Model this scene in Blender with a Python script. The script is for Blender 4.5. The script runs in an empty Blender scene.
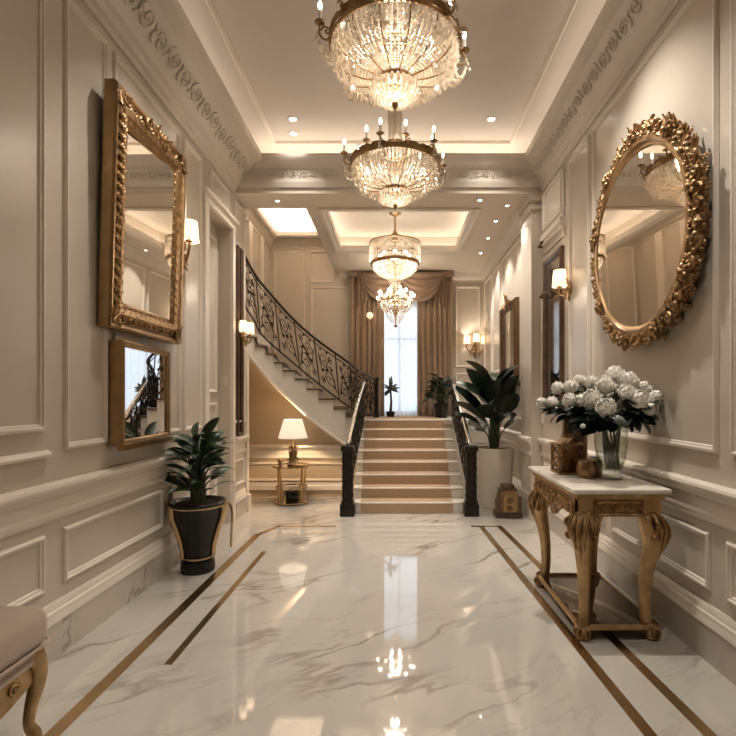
import bpy, math, random
from mathutils import Vector, Matrix, Quaternion
R = random.Random(7)
PI = math.pi
sc = bpy.context.scene
col = sc.collection
V = Vector

# ------------------------------------------------------------------ materials
def newmat(name):
    m = bpy.data.materials.new(name); m.use_nodes = True
    nt = m.node_tree; nt.nodes.clear()
    out = nt.nodes.new('ShaderNodeOutputMaterial')
    return m, nt, out
def N(nt, t, **kw):
    n = nt.nodes.new(t)
    for k, v in kw.items():
        if k in n.inputs.keys(): n.inputs[k].default_value = v
        else: setattr(n, k, v)
    return n
def coords(nt, scale=(1, 1, 1), rot=(0, 0, 0)):
    tc = N(nt, 'ShaderNodeTexCoord'); mp = N(nt, 'ShaderNodeMapping')
    mp.inputs['Scale'].default_value = scale; mp.inputs['Rotation'].default_value = rot
    nt.links.new(tc.outputs['Object'], mp.inputs['Vector'])
    return mp.outputs['Vector']
def rgba(c): return (c[0], c[1], c[2], 1)
def ramp(nt, fac, stops):
    r = N(nt, 'ShaderNodeValToRGB')
    e = r.color_ramp.elements
    while len(e) < len(stops): e.new(0.5)
    for el, (p, c) in zip(e, stops): el.position = p; el.color = rgba(c)
    nt.links.new(fac, r.inputs['Fac'])
    return r.outputs['Color']
def simple(name, c, rough=.5, metal=0, spec=.5, var=.06, vscale=6, bump=0, bscale=40, coat=0, sheen=0):
    m, nt, out = newmat(name)
    b = N(nt, 'ShaderNodeBsdfPrincipled')
    b.inputs['Roughness'].default_value = rough; b.inputs['Metallic'].default_value = metal
    b.inputs['Specular IOR Level'].default_value = spec
    b.inputs['Coat Weight'].default_value = coat; b.inputs['Coat Roughness'].default_value = .08
    b.inputs['Sheen Weight'].default_value = sheen
    v = coords(nt)
    no = N(nt, 'ShaderNodeTexNoise'); no.inputs['Scale'].default_value = vscale; no.inputs['Detail'].default_value = 4
    nt.links.new(v, no.inputs['Vector'])
    c1 = [max(0, x*(1-var)) for x in c]; c2 = [min(1, x*(1+var)) for x in c]
    nt.links.new(ramp(nt, no.outputs['Fac'], [(.3, c1), (.7, c2)]), b.inputs['Base Color'])
    if bump:
        n2 = N(nt, 'ShaderNodeTexNoise'); n2.inputs['Scale'].default_value = bscale; n2.inputs['Detail'].default_value = 3
        nt.links.new(v, n2.inputs['Vector'])
        bp = N(nt, 'ShaderNodeBump'); bp.inputs['Strength'].default_value = bump; bp.inputs['Distance'].default_value = .01
        nt.links.new(n2.outputs['Fac'], bp.inputs['Height']); nt.links.new(bp.outputs['Normal'], b.inputs['Normal'])
    nt.links.new(b.outputs[0], out.inputs['Surface'])
    return m
def emit(name, c, s):
    m, nt, out = newmat(name)
    e = N(nt, 'ShaderNodeEmission'); e.inputs['Color'].default_value = rgba(c); e.inputs['Strength'].default_value = s
    nt.links.new(e.outputs[0], out.inputs['Surface']); return m
def marble(name, base, dark, vein, rough=.06, scale=1.0, coat=0, rot=-.55):
    m, nt, out = newmat(name)
    b = N(nt, 'ShaderNodeBsdfPrincipled'); b.inputs['Roughness'].default_value = rough
    b.inputs['Specular IOR Level'].default_value = .6; b.inputs['Coat Weight'].default_value = coat
    b.inputs['Coat Roughness'].default_value = .03
    v = coords(nt, (scale, scale, scale), (0, 0, rot))
    warp = N(nt, 'ShaderNodeTexNoise'); warp.inputs['Scale'].default_value = 1.1; warp.inputs['Detail'].default_value = 6
    nt.links.new(v, warp.inputs['Vector'])
    mx = N(nt, 'ShaderNodeMix', data_type='VECTOR'); mx.inputs[0].default_value = .34
    nt.links.new(v, mx.inputs[4]); nt.links.new(warp.outputs['Color'], mx.inputs[5])
    def vein_layer(sc_, stretch, width):
        mp = N(nt, 'ShaderNodeMapping'); mp.inputs['Scale'].default_value = stretch
        nt.links.new(mx.outputs[1], mp.inputs['Vector'])
        n = N(nt, 'ShaderNodeTexNoise'); n.inputs['Scale'].default_value = sc_; n.inputs['Detail'].default_value = 5; n.inputs['Roughness'].default_value = .55
        nt.links.new(mp.outputs[0], n.inputs['Vector'])
        s = N(nt, 'ShaderNodeMath', operation='SUBTRACT'); s.inputs[1].default_value = .5
        nt.links.new(n.outputs['Fac'], s.inputs[0])
        a = N(nt, 'ShaderNodeMath', operation='ABSOLUTE'); nt.links.new(s.outputs[0], a.inputs[0])
        mr = N(nt, 'ShaderNodeMapRange'); mr.inputs['From Min'].default_value = 0; mr.inputs['From Max'].default_value = width
        mr.inputs['To Min'].default_value = 1; mr.inputs['To Max'].default_value = 0
        nt.links.new(a.outputs[0], mr.inputs['Value'])
        return mr.outputs[0]
    big = vein_layer(1.0, (.42, 2.0, 1), .017); small = vein_layer(1.9, (.4, 2.1, 1), .014)
    mask = N(nt, 'ShaderNodeTexNoise'); mask.inputs['Scale'].default_value = 1.2; nt.links.new(v, mask.inputs['Vector'])
    mk = N(nt, 'ShaderNodeMapRange'); mk.inputs['From Min'].default_value = .42; mk.inputs['From Max'].default_value = .62
    nt.links.new(mask.outputs['Fac'], mk.inputs['Value'])
    m1 = N(nt, 'ShaderNodeMath', operation='MULTIPLY'); nt.links.new(big, m1.inputs[0]); nt.links.new(mk.outputs[0], m1.inputs[1])
    m2 = N(nt, 'ShaderNodeMath', operation='MULTIPLY'); m2.inputs[1].default_value = .32
    m3 = N(nt, 'ShaderNodeMath', operation='MULTIPLY'); nt.links.new(small, m3.inputs[0]); nt.links.new(mask.outputs['Fac'], m3.inputs[1]); nt.links.new(m3.outputs[0], m2.inputs[0])
    ad = N(nt, 'ShaderNodeMath', operation='MAXIMUM'); nt.links.new(m1.outputs[0], ad.inputs[0]); nt.links.new(m2.outputs[0], ad.inputs[1])
    cl = N(nt, 'ShaderNodeTexNoise'); cl.inputs['Scale'].default_value = .9; cl.inputs['Detail'].default_value = 5
    nt.links.new(mx.outputs[1], cl.inputs['Vector'])
    basec = ramp(nt, cl.outputs['Fac'], [(.36, dark), (.56, base)])
    fm = N(nt, 'ShaderNodeMix', data_type='RGBA')
    v8 = N(nt, 'ShaderNodeMath', operation='MULTIPLY'); nt.links.new(ad.outputs[0], v8.inputs[0]); v8.inputs[1].default_value = .85
    nt.links.new(v8.outputs[0], fm.inputs[0]); nt.links.new(basec, fm.inputs[6]); fm.inputs[7].default_value = rgba(vein)
    nt.links.new(fm.outputs[2], b.inputs['Base Color'])
    nt.links.new(b.outputs[0], out.inputs['Surface'])
    return m
def thin_glass(name, tint=(1, 1, 1), gloss=.12, rough=.02):
    m, nt, out = newmat(name)
    t = N(nt, 'ShaderNodeBsdfTransparent'); t.inputs['Color'].default_value = rgba(tint)
    g = N(nt, 'ShaderNodeBsdfGlossy'); g.inputs['Roughness'].default_value = rough
    f = N(nt, 'ShaderNodeLayerWeight'); f.inputs['Blend'].default_value = .5
    pw = N(nt, 'ShaderNodeMath', operation='POWER'); nt.links.new(f.outputs['Facing'], pw.inputs[0]); pw.inputs[1].default_value = 4
    ml = N(nt, 'ShaderNodeMath', operation='MULTIPLY'); nt.links.new(pw.outputs[0], ml.inputs[0]); ml.inputs[1].default_value = .8
    ad = N(nt, 'ShaderNodeMath', operation='ADD'); nt.links.new(ml.outputs[0], ad.inputs[0]); ad.inputs[1].default_value = gloss
    mx = N(nt, 'ShaderNodeMixShader'); nt.links.new(ad.outputs[0], mx.inputs[0])
    nt.links.new(t.outputs[0], mx.inputs[1]); nt.links.new(g.outputs[0], mx.inputs[2])
    nt.links.new(mx.outputs[0], out.inputs['Surface']); return m
def sheer(name, c, transp=.25):
    m, nt, out = newmat(name)
    t = N(nt, 'ShaderNodeBsdfTransparent')
    tl = N(nt, 'ShaderNodeBsdfTranslucent'); tl.inputs['Color'].default_value = rgba(c)
    d = N(nt, 'ShaderNodeBsdfDiffuse'); d.inputs['Color'].default_value = rgba(c)
    a = N(nt, 'ShaderNodeMixShader'); a.inputs[0].default_value = .3
    nt.links.new(tl.outputs[0], a.inputs[1]); nt.links.new(d.outputs[0], a.inputs[2])
    mx = N(nt, 'ShaderNodeMixShader'); mx.inputs[0].default_value = 1-transp
    nt.links.new(t.outputs[0], mx.inputs[1]); nt.links.new(a.outputs[0], mx.inputs[2])
    nt.links.new(mx.outputs[0], out.inputs['Surface']); return m
def crystal(name):
    m, nt, out = newmat(name)
    tl = N(nt, 'ShaderNodeBsdfTranslucent'); tl.inputs['Color'].default_value = (1, .90, .77, 1)
    df = N(nt, 'ShaderNodeBsdfDiffuse'); df.inputs['Color'].default_value = (.95, .87, .76, 1)
    g = N(nt, 'ShaderNodeBsdfGlossy'); g.inputs['Roughness'].default_value = .12; g.inputs['Color'].default_value = (1, .97, .93, 1)
    t = N(nt, 'ShaderNodeBsdfTransparent'); t.inputs['Color'].default_value = (1, .98, .95, 1)
    b = N(nt, 'ShaderNodeMixShader'); b.inputs[0].default_value = .40
    nt.links.new(tl.outputs[0], b.inputs[1]); nt.links.new(df.outputs[0], b.inputs[2])
    a = N(nt, 'ShaderNodeMixShader'); a.inputs[0].default_value = .28
    nt.links.new(b.outputs[0], a.inputs[1]); nt.links.new(g.outputs[0], a.inputs[2])
    mx = N(nt, 'ShaderNodeMixShader'); mx.inputs[0].default_value = .80
    nt.links.new(t.outputs[0], mx.inputs[1]); nt.links.new(a.outputs[0], mx.inputs[2])
    nt.links.new(mx.outputs[0], out.inputs['Surface']); return m
def shade_mat(name, c, s, ec=(1, .80, .56)):
    m, nt, out = newmat(name)
    tl = N(nt, 'ShaderNodeBsdfTranslucent'); tl.inputs['Color'].default_value = rgba(c)
    d = N(nt, 'ShaderNodeBsdfDiffuse'); d.inputs['Color'].default_value = rgba(c)
    a = N(nt, 'ShaderNodeMixShader'); a.inputs[0].default_value = .4
    nt.links.new(tl.outputs[0], a.inputs[1]); nt.links.new(d.outputs[0], a.inputs[2])
    e = N(nt, 'ShaderNodeEmission'); e.inputs['Color'].default_value = rgba(ec); e.inputs['Strength'].default_value = s
    ad = N(nt, 'ShaderNodeAddShader'); nt.links.new(a.outputs[0], ad.inputs[0]); nt.links.new(e.outputs[0], ad.inputs[1])
    nt.links.new(ad.outputs[0], out.inputs['Surface']); return m

M = {}
WALLC = (.565, .50, .425)
M['wall'] = simple('wall_paint', WALLC, .21, var=.02, vscale=1.5, bump=.02, bscale=3, spec=.5)
M['trim'] = simple('trim_paint', (.72, .65, .57), .3, var=.02)
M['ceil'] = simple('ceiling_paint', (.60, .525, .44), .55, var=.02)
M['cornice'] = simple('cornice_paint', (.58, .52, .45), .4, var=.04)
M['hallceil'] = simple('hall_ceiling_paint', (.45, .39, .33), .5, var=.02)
M['floor'] = marble('floor_marble', (.52, .485, .44), (.465, .43, .387), (.16, .13, .105), .035, 1.0, .6)
M['skirt'] = marble('skirting_marble', (.56, .51, .45), (.48, .43, .38), (.2, .17, .14), .12, 1.7)
M['topm'] = marble('table_marble', (.82, .77, .69), (.74, .68, .6), (.45, .38, .3), .08, 2.5)
M['brass'] = simple('brass', (.60, .43, .24), .26, 1, var=.15, vscale=3)
M['gold'] = simple('antique_gold', (.33, .205, .10), .48, 1, var=.4, vscale=22, bump=.3, bscale=45)
M['goldsm'] = simple('gilt_wood', (.37, .245, .13), .32, 1, var=.2, vscale=9)
M['tgold'] = simple('table_gilt', (.47, .315, .16), .36, .85, var=.24, vscale=14, bump=.15, bscale=50)
M['bronze'] = simple('dark_bronze', (.16, .10, .055), .38, .9, var=.25, vscale=15)
M['chbr'] = simple('chandelier_brass', (.34, .22, .11), .3, 1, var=.2, vscale=20)
M['dwood'] = simple('dark_wood', (.075, .042, .026), .35, var=.3, vscale=12)
M['mirror'] = simple('mirror_silver', (.80, .78, .74), .015, 1, var=0)
M['dglass'] = simple('smoked_mirror', (.20, .165, .135), .04, .9, var=.02)
M['black'] = simple('black_lacquer', (.007, .0068, .0068), .27, var=.1, spec=.35)
M['iron'] = simple('wrought_iron', (.020, .016, .013), .4, .5, var=.2, vscale=20)
M['steel'] = simple('pale_handrail', (.62, .56, .48), .25, .8, var=.05)
M['stepw'] = simple('step_stone', (.70, .65, .58), .3, var=.03)
M['runner'] = simple('stair_carpet', (.40, .275, .175), .95, var=.06, vscale=60, bump=.3, bscale=300, spec=.1, sheen=.2)
M['stepd'] = simple('dark_tread', (.09, .065, .05), .4, var=.1)
M['velvet'] = simple('taupe_velvet', (.37, .275, .215), .85, var=.06, vscale=8, spec=.2, sheen=.5, bump=.08, bscale=200)
M['leaf'] = simple('leaf_green', (.042, .070, .036), .42, var=.45, vscale=9)
M['leafd'] = simple('leaf_deep_green', (.011, .023, .012), .34, var=.4, vscale=9)
M['stem'] = simple('stem_green', (.045, .065, .03), .5, var=.3)
M['soil'] = simple('soil', (.018, .012, .009), .95, var=.4, vscale=40, bump=.8, bscale=60)
M['ceram'] = simple('cream_ceramic', (.78, .71, .61), .4, var=.03)
M['petal'] = simple('white_petal', (.93, .90, .84), .6, var=.02, spec=.3)
M['curtain'] = simple('brown_curtain', (.29, .195, .125), .7, var=.08, vscale=20, sheen=.3)
M['swag'] = simple('brown_swag', (.24, .155, .10), .65, var=.08, vscale=20, sheen=.3)
M['sheer'] = sheer('sheer_curtain', (.93, .95, 1.0), .22)
M['glass'] = thin_glass('window_glass', (1, 1, 1), .04)
M['vase'] = thin_glass('vase_glass', (.93, .95, .935), .05)
M['crystal'] = crystal('crystal')
M['candle'] = simple('candle_sleeve', (.85, .78, .66), .5, var=.03)
M['bulb'] = emit('bulb_glow', (1, .88, .72), 14)
M['led'] = emit('cove_led', (1, .90, .78), 9)
M['ledstair'] = emit('stair_cove_led', (1, .90, .77), 300)
M['ledfar'] = emit('far_cove_led', (1, .90, .78), 30)
M['ledback'] = emit('back_cove_led', (1, .90, .77), 24)
M['lens'] = emit('downlight_lens', (1, .92, .80), 18)
M['shade'] = shade_mat('lamp_shade_fabric', (.92, .84, .72), .5)
M['lshade'] = shade_mat('table_lamp_shade_fabric', (.22, .22, .22), .62, (1, .83, .62))
M['plastic'] = simple('switch_plastic', (.60, .54, .47), .4, var=.01)
M['page'] = simple('gilt_tray', (.60, .45, .22), .3, .8, var=.1)

# ------------------------------------------------------------------ mesh builder
class MB:
    def __init__(s): s.v = []; s.f = []; s.T = None
    def av(s, p):
        p = V(p)
        if s.T is not None: p = s.T @ p
        s.v.append(p); return len(s.v)-1
    def box(s, x0, x1, y0, y1, z0, z1):
        i = [s.av((x, y, z)) for z in (z0, z1) for y in (y0, y1) for x in (x0, x1)]
        for q in ((0, 2, 3, 1), (4, 5, 7, 6), (0, 1, 5, 4), (2, 6, 7, 3), (0, 4, 6, 2), (1, 3, 7, 5)): s.f.append([i[k] for k in q])
        return s
    def bbox(s, x0, x1, y0, y1, z0, z1, b=.01, seg=2):
        # box with rounded vertical and horizontal edges (superellipse-like rings)
        rings = []
        zs = []
        for k in range(seg+1):
            a = PI/2*k/seg; zs.append((z0+b-b*math.cos(PI/2-a) if False else z0+b*(1-math.sin(a)), b*(1-math.cos(a))))
        low = [(z0+b*(1-math.sin(PI/2*k/seg)), b*(1-math.cos(PI/2*k/seg))) for k in range(seg, -1, -1)]
        high = [(z1-b*(1-math.sin(PI/2*k/seg)), b*(1-math.cos(PI/2*k/seg))) for k in range(0, seg+1)]
        for z, ins in low+high:
            ring = []
            for (cx, cy, a0) in ((x1-b, y1-b, 0), (x0+b, y1-b, PI/2), (x0+b, y0+b, PI), (x1-b, y0+b, 1.5*PI)):
                for k in range(seg+1):
                    a = a0+PI/2*k/seg; r = b-ins
                    ring.append(s.av((cx+r*math.cos(a), cy+r*math.sin(a), z)))
            rings.append(ring)
        n = len(rings[0])
        for a, c in zip(rings, rings[1:]):
            for j in range(n): s.f.append([a[j], a[(j+1) % n], c[(j+1) % n], c[j]])
        s.f.append(rings[0][::-1]); s.f.append(rings[-1]); return s
    def tube(s, pts, rad, n=8, closed=False, cap=True, flat=1.0, upv=None):
        pts = [V(p) for p in pts]; m = len(pts)
        if not isinstance(rad, (list, tuple)): rad = [rad]*m
        def tan(i):
            if closed: return (pts[(i+1) % m]-pts[i-1]).normalized()
            return (pts[min(i+1, m-1)]-pts[max(i-1, 0)]).normalized()
        t = tan(0); u = V(upv) if upv else (V((0, 0, 1)) if abs(t.z) < .9 else V((1, 0, 0)))
        u = (u-t*u.dot(t)).normalized(); rings = []
        for i in range(m):
            t = tan(i); u = (u-t*u.dot(t))
            if u.length < 1e-6: u = t.orthogonal()
            u.normalize(); w = t.cross(u)
            rings.append([s.av(pts[i]+(u*math.cos(2*PI*j/n)*flat+w*math.sin(2*PI*j/n))*rad[i]) for j in range(n)])
        L = m if closed else m-1
        for i in range(L):
            a, b = rings[i], rings[(i+1) % m]
            for j in range(n): s.f.append([a[j], a[(j+1) % n], b[(j+1) % n], b[j]])
        if cap and not closed: s.f.append(rings[0][::-1]); s.f.append(rings[-1])
        return s
    def lathe(s, prof, c=(0, 0, 0), n=32, a0=0, a1=2*PI, ruffle=0, rn=0, cap=False):
        c = V(c); full = abs(a1-a0-2*PI) < 1e-6; m = n if full else n+1; rings = []
        for r, z in prof:
            rings.append([s.av(c+V(((r*(1+ruffle*math.cos(rn*(a0+(a1-a0)*j/n)))*math.cos(a0+(a1-a0)*j/n)), r*(1+ruffle*math.cos(rn*(a0+(a1-a0)*j/n)))*math.sin(a0+(a1-a0)*j/n), z))) for j in range(m)])
        for a, b in zip(rings, rings[1:]):
            for j in range(n): s.f.append([a[j], a[(j+1) % m], b[(j+1) % m], b[j]])
        if cap: s.f.append(rings[0][::-1]); s.f.append(rings[-1])
        return s
    def blob(s, c, ax=(1, 0, 0), ay=(0, 1, 0), az=(0, 0, 1), n=8, k=5):
        c = V(c); ax, ay, az = V(ax), V(ay), V(az)
        top = s.av(c+az); bot = s.av(c-az); rings = []
        for i in range(1, k):
            th = PI*i/k
            rings.append([s.av(c+az*math.cos(th)+(ax*math.cos(2*PI*j/n)+ay*math.sin(2*PI*j/n))*math.sin(th)) for j in range(n)])
        for j in range(n):
            s.f.append([top, rings[0][j], rings[0][(j+1) % n]]); s.f.append([bot, rings[-1][(j+1) % n], rings[-1][j]])
        for a, b in zip(rings, rings[1:]):
            for j in range(n): s.f.append([a[j], b[j], b[(j+1) % n], a[(j+1) % n]])
        return s
    def ball(s, c, r, n=10, k=6): return s.blob(c, (r, 0, 0), (0, r, 0), (0, 0, r), n, k)
    def octa(s, c, r, h=None):
        h = h or r; c = V(c)
        i = [s.av(c+V(p)) for p in ((r, 0, 0), (0, r, 0), (-r, 0, 0), (0, -r, 0), (0, 0, h), (0, 0, -h))]
        for j in range(4): s.f.append([i[j], i[(j+1) % 4], i[4]]); s.f.append([i[(j+1) % 4], i[j], i[5]])
        return s
    def ring(s, O, U, W, Nn, w, h, prof):
        """mitred rectangular moulding: prof = [(inset, out)]"""
        O, U, W, Nn = V(O), V(U), V(W), V(Nn); rs = []
        for i, o in prof:
            rs.append([s.av(O+U*a+W*b+Nn*o) for a, b in ((i, i), (w-i, i), (w-i, h-i), (i, h-i))])
        for a, b in zip(rs, rs[1:]):
            for j in range(4): s.f.append([a[j], a[(j+1) % 4], b[(j+1) % 4], b[j]])
        return s
    def extrude(s, prof, O, A, B, D, L, cap=True):
        O, A, B, D = V(O), V(A), V(B), V(D)
        a = [s.av(O+A*p+B*q) for p, q in prof]; b = [s.av(O+A*p+B*q+D*L) for p, q in prof]; n = len(prof)
        for j in range(n-1): s.f.append([a[j], a[j+1], b[j+1], b[j]])
        s.f.append([a[n-1], a[0], b[0], b[n-1]])
        if cap: s.f.append(a[::-1]); s.f.append(b)
        return s
    def leaf(s, base, d, up, L, w, droop=.5, n=6, fold=.25, tip=1.0):
        base, d, up = V(base), V(d).normalized(), V(up)
        side = d.cross(up).normalized(); p = base.copy(); rows = []
        dirv = d.copy()
        for i in range(n+1):
            t = i/n; ww = w*.5*(math.sin(PI*min(1, t**.8*tip))**.8 if t < 1 else 0)+.0015*(1-t)
            nn = side.cross(dirv).normalized()
            rows.append([s.av(p-side*ww+nn*ww*fold), s.av(p), s.av(p+side*ww+nn*ww*fold)])
            ang = droop/n
            dirv = (Quaternion(side, -ang) @ dirv).normalized(); p = p+dirv*(L/n)
        for a, b in zip(rows, rows[1:]):
            s.f.append([a[0], a[1], b[1], b[0]]); s.f.append([a[1], a[2], b[2], b[1]])
        return s
    def scroll(s, c, U, W, r, turns=1.25, a0=0, hand=1, rad=.006, n=5, steps=18, tail=None):
        c, U, W = V(c), V(U), V(W); pts = []; rr = []
        for i in range(steps+1):
            t = i/steps; a = a0+hand*turns*2*PI*t; q = r*(1-.82*t)
            pts.append(c+U*q*math.cos(a)+W*q*math.sin(a)); rr.append(rad*(1-.35*t))
        if tail is not None: pts.insert(0, V(tail)); rr.insert(0, rad*.7)
        s.tube(pts, rr, n); s.ball(pts[-1], rad*1.3, 6, 4); return s
    def build(s, name, mat, parent=None, local=False, flat=False, angle=38):
        off = V((0, 0, 0))
        if parent is not None and not local:
            r = parent
            while r.parent is not None: r = r.parent
            off = r.location
        me = bpy.data.meshes.new(name)
        me.from_pydata([tuple(p-off) for p in s.v], [], s.f); me.validate()
        if not flat:
            me.polygons.foreach_set('use_smooth', [True]*len(me.polygons)); me.set_sharp_from_angle(angle=math.radians(angle))
        me.materials.append(mat); me.update()
        o = bpy.data.objects.new(name, me); col.objects.link(o)
        if parent is not None: o.parent = parent
        return o

def fixnormals(o):
    import bmesh
    bm = bmesh.new(); bm.from_mesh(o.data); bmesh.ops.recalc_face_normals(bm, faces=bm.faces); bm.to_mesh(o.data); bm.free()
def tag(o, label, cat, group=None):
    o['label'] = label; o['category'] = cat
    if group: o['group'] = group
    return o
def thing(name, label, cat, loc=(0, 0, 0), group=None, rot=(0, 0, 0)):
    o = bpy.data.objects.new(name, None); col.objects.link(o); o.location = loc; o.rotation_euler = rot
    return tag(o, label, cat, group)
def struct(o): o['kind'] = 'structure'; return o
def dup(root, loc, label=None, rotz=None, scale=None):
    r = root.copy(); col.objects.link(r); r.location = loc
    if rotz is not None: r.rotation_euler = (0, 0, rotz)
    if scale is not None: r.scale = (scale,)*3
    if label: r['label'] = label
    for ch in list(root.children):
        c = ch.copy(); col.objects.link(c); c.parent = r
        for g in list(ch.children):
            d = g.copy(); col.objects.link(d); d.parent = c
    return r
def box(name, mat, x0, x1, y0, y1, z0, z1, parent=None):
    return MB().box(x0, x1, y0, y1, z0, z1).build(name, mat, parent)
def light(kind, loc, energy, color=(1, .90, .78), size=.05, parent=None, rot=None, **kw):
    d = bpy.data.lights.new('light', kind); d.energy = energy; d.color = color
    if kind in ('POINT', 'SPOT'): d.shadow_soft_size = size
    for k, v in kw.items(): setattr(d, k, v)
    o = bpy.data.objects.new('lamp_glow', d); col.objects.link(o); o.location = loc
    if rot: o.rotation_euler = rot
    if parent is not None:
        r = parent
        while r.parent is not None: r = r.parent
        o.parent = parent; o.location = V(loc)-r.location
    return o

# ------------------------------------------------------------------ dimensions
XL, XR = -1.78, 1.62          # hall walls
YB = -2.6                      # wall behind the camera
YE = 5.94                      # end of hall
XS, XB = -2.25, 1.60           # stairwell left wall, back hall right wall
YW = 9.0                       # end wall
ZC = 4.22

# ------------------------------------------------------------------ shell
floor = struct(box('floor', M['floor'], -2.45, 1.85, YB-.2, YW+.3, -.12, 0))
def strip(p, q, w, name='brass_inlay'):
    p, q = V(p), V(q); d = (q-p).normalized(); n = V((-d.y, d.x, 0))*w*.5
    mb = MB(); a = [p-n, p+n, q+n, q-n]
    lo = [mb.av((c.x, c.y, -.01)) for c in a]; hi = [mb.av((c.x, c.y, .0015)) for c in a]
    mb.f.append(hi[::-1]); 
    for j in range(4): mb.f.append([lo[j], lo[(j+1) % 4], hi[(j+1) % 4], hi[j]])
    o = mb.build(name, M['brass'], floor, flat=True); fixnormals(o)
strip((-1.375, 1.2, 0), (-1.36, 4.95, 0), .065)
strip((-1.15, 2.53, 0), (-1.15, 4.4, 0), .042)
strip((-1.36, 4.93, 0), (-1.22, 5.27, 0), .05)
strip((-1.24, 5.26, 0), (-.62, 5.26, 0), .045)
strip((1.05, 1.2, 0), (.905, 5.26, 0), .055)
strip((1.30, 1.2, 0), (1.10, 5.26, 0), .055)
strip((.80, 5.26, 0), (1.12, 5.26, 0), .045)

wall_left = struct(MB().box(XL-.2, XL, YB, 4.72, 0, 4.3).box(XL-.2, XL, 5.41, YE, 0, 4.3).box(XL-.2, XL, 4.72, 5.41, 3.18, 4.3).build('wall_left', M['wall']))
wall_right = struct(MB().box(XR, XR+.2, YB, 5.5, 0, 4.3).build('wall_right', M['wall']))
wall_rear = struct(box('wall_rear', M['wall'], XL-.2, XR+.2, YB-.2, YB, 0, 4.3))
struct(MB().box(1.50, 1.82, 5.5, YE, 0, 3.6).box(1.485, 1.82, 5.48, YE+.02, 3.42, 3.47).box(1.47, 1.82, 5.46, YE+.03, 3.52, 3.6).box(1.485, 1.82, 5.48, YE+.02, 0, .28).build('wall_pilaster', M['wall']))
struct(box('wall_passage', M['wall'], XB, XB+.2, YE, YW, 0, 4.6))
struct(box('wall_stairwell', M['wall'], XS-.2, XS, YE-.1, YW, 0, 4.7))
struct(box('wall_return', M['wall'], XS-.2, XL-.2, YE-.2, YE, 0, 4.7))
# end wall with window opening
wx0, wx1, wz0, wz1 = -.42, .58, 1.06, 3.05
wall_end = struct(MB().box(XS-.2, wx0, YW, YW+.2, 0, 4.7).box(wx1, XB+.2, YW, YW+.2, 0, 4.7).box(wx0, wx1, YW, YW+.2, 0, wz0).box(wx0, wx1, YW, YW+.2, wz1, 4.7).build('wall_end', M['wall']))
M['tanwall'] = simple('tan_wall_paint', (.53, .42, .30), .35, var=.02)
wall_under = struct(box('wall_under_stairs', M['tanwall'], XS, -.52, 6.84, 6.95, 0, .74))
# ceilings
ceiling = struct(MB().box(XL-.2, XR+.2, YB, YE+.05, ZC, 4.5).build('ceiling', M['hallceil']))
struct(MB().box(XS-.2, XR+.2, YE-.44, YE, 3.6, 3.94).box(XS-.2, XR+.2, YE-.05, YE, 3.9, 4.5).build('ceiling_beam', M['ceil']))
def frame_slab(name, x0, x1, y0, y1, hx0, hx1, hy0, hy1, z0, z1):
    return struct(MB().box(x0, hx0, y0, y1, z0, z1).box(hx1, x1, y0, y1, z0, z1).box(hx0, hx1, y0, hy0, z0, z1).box(hx0, hx1, hy1, y1, z0, z1).build(name, M['ceil']))
frame_slab('ceiling_passage', -1.0, XB+.2, YE, YW+.2, -.82, .92, 6.0, 7.6, 3.6, 3.66)
struct(MB().box(-1.0, XB+.2, YE, YW+.2, 3.90, 4.6).box(1.12, XB+.2, YE, YW+.2, 3.66, 3.9).box(-1.0, 1.12, 7.93, YW+.2, 3.66, 3.9).box(-1.06, -1.0, YE, YW+.2, 3.6, 4.7).build('ceiling_tray', M['ceil']))
struct(MB().ring((-.82, 6.0, 3.6), (1, 0, 0), (0, 1, 0), (0, 0, 1), 1.74, 1.6, [(-.09, -.002), (-.09, -.02), (-.05, -.03), (-.03, -.015), (.006, -.012), (.006, .07), (-.02, .07), (-.02, .062)]).build('trim_10', M['trim']))
frame_slab('ceiling_stairwell', XS-.2, -1.06, YE, YW+.2, -2.08, -1.22, 6.1, 8.75, 4.2, 4.26)
struct(box('ceiling_coffer', M['ceil'], XS-.2, -1.06, YE, YW+.2, 4.52, 4.7))
struct(MB().ring((-2.08, 6.1, 4.2), (1, 0, 0), (0, 1, 0), (0, 0, 1), .86, 2.65, [(-.06, -.002), (-.06, -.02), (-.02, -.03), (.006, -.01), (.006, .07), (-.02, .07), (-.02, .062)]).build('trim_11', M['trim']))
# cove LED strips (inside the troughs)
def led(name, x0, x1, y0, y1, z, mat):
    return box(name, mat, x0, x1, y0, y1, z, z+.012, ceiling)
for nm, a, mm in (('left side of the hall tray', (-1.70, -1.67, YB+.3, 5.7, 3.965), 'led'), ('right side of the hall tray', (1.55, 1.58, YB+.3, 5.7, 3.965), 'led'), ('far end of the hall tray', (-1.6, 1.5, 5.76, 5.79, 3.965), 'ledfar')):
    led('cove_light_strip', *a, M[mm])
for nm, a in (('left edge of the passage tray', (-.965, -.945, 6.05, 7.8, 3.665)), ('right edge of the passage tray', (1.06, 1.08, 6.05, 7.8, 3.665)), ('far edge of the passage tray', (-.9, 1.0, 7.86, 7.88, 3.665))):
    led('cove_light_strip', *a, M['ledback'])
for nm, a in (('left edge of the stairwell coffer', (-2.16, -2.14, 6.1, 8.75, 4.265)), ('right edge of the stairwell coffer', (-1.15, -1.13, 6.1, 8.75, 4.265)), ('far edge of the stairwell coffer', (-2.05, -1.25, 8.84, 8.86, 4.265))):
    led('cove_light_strip', *a, M['ledstair'])

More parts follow.
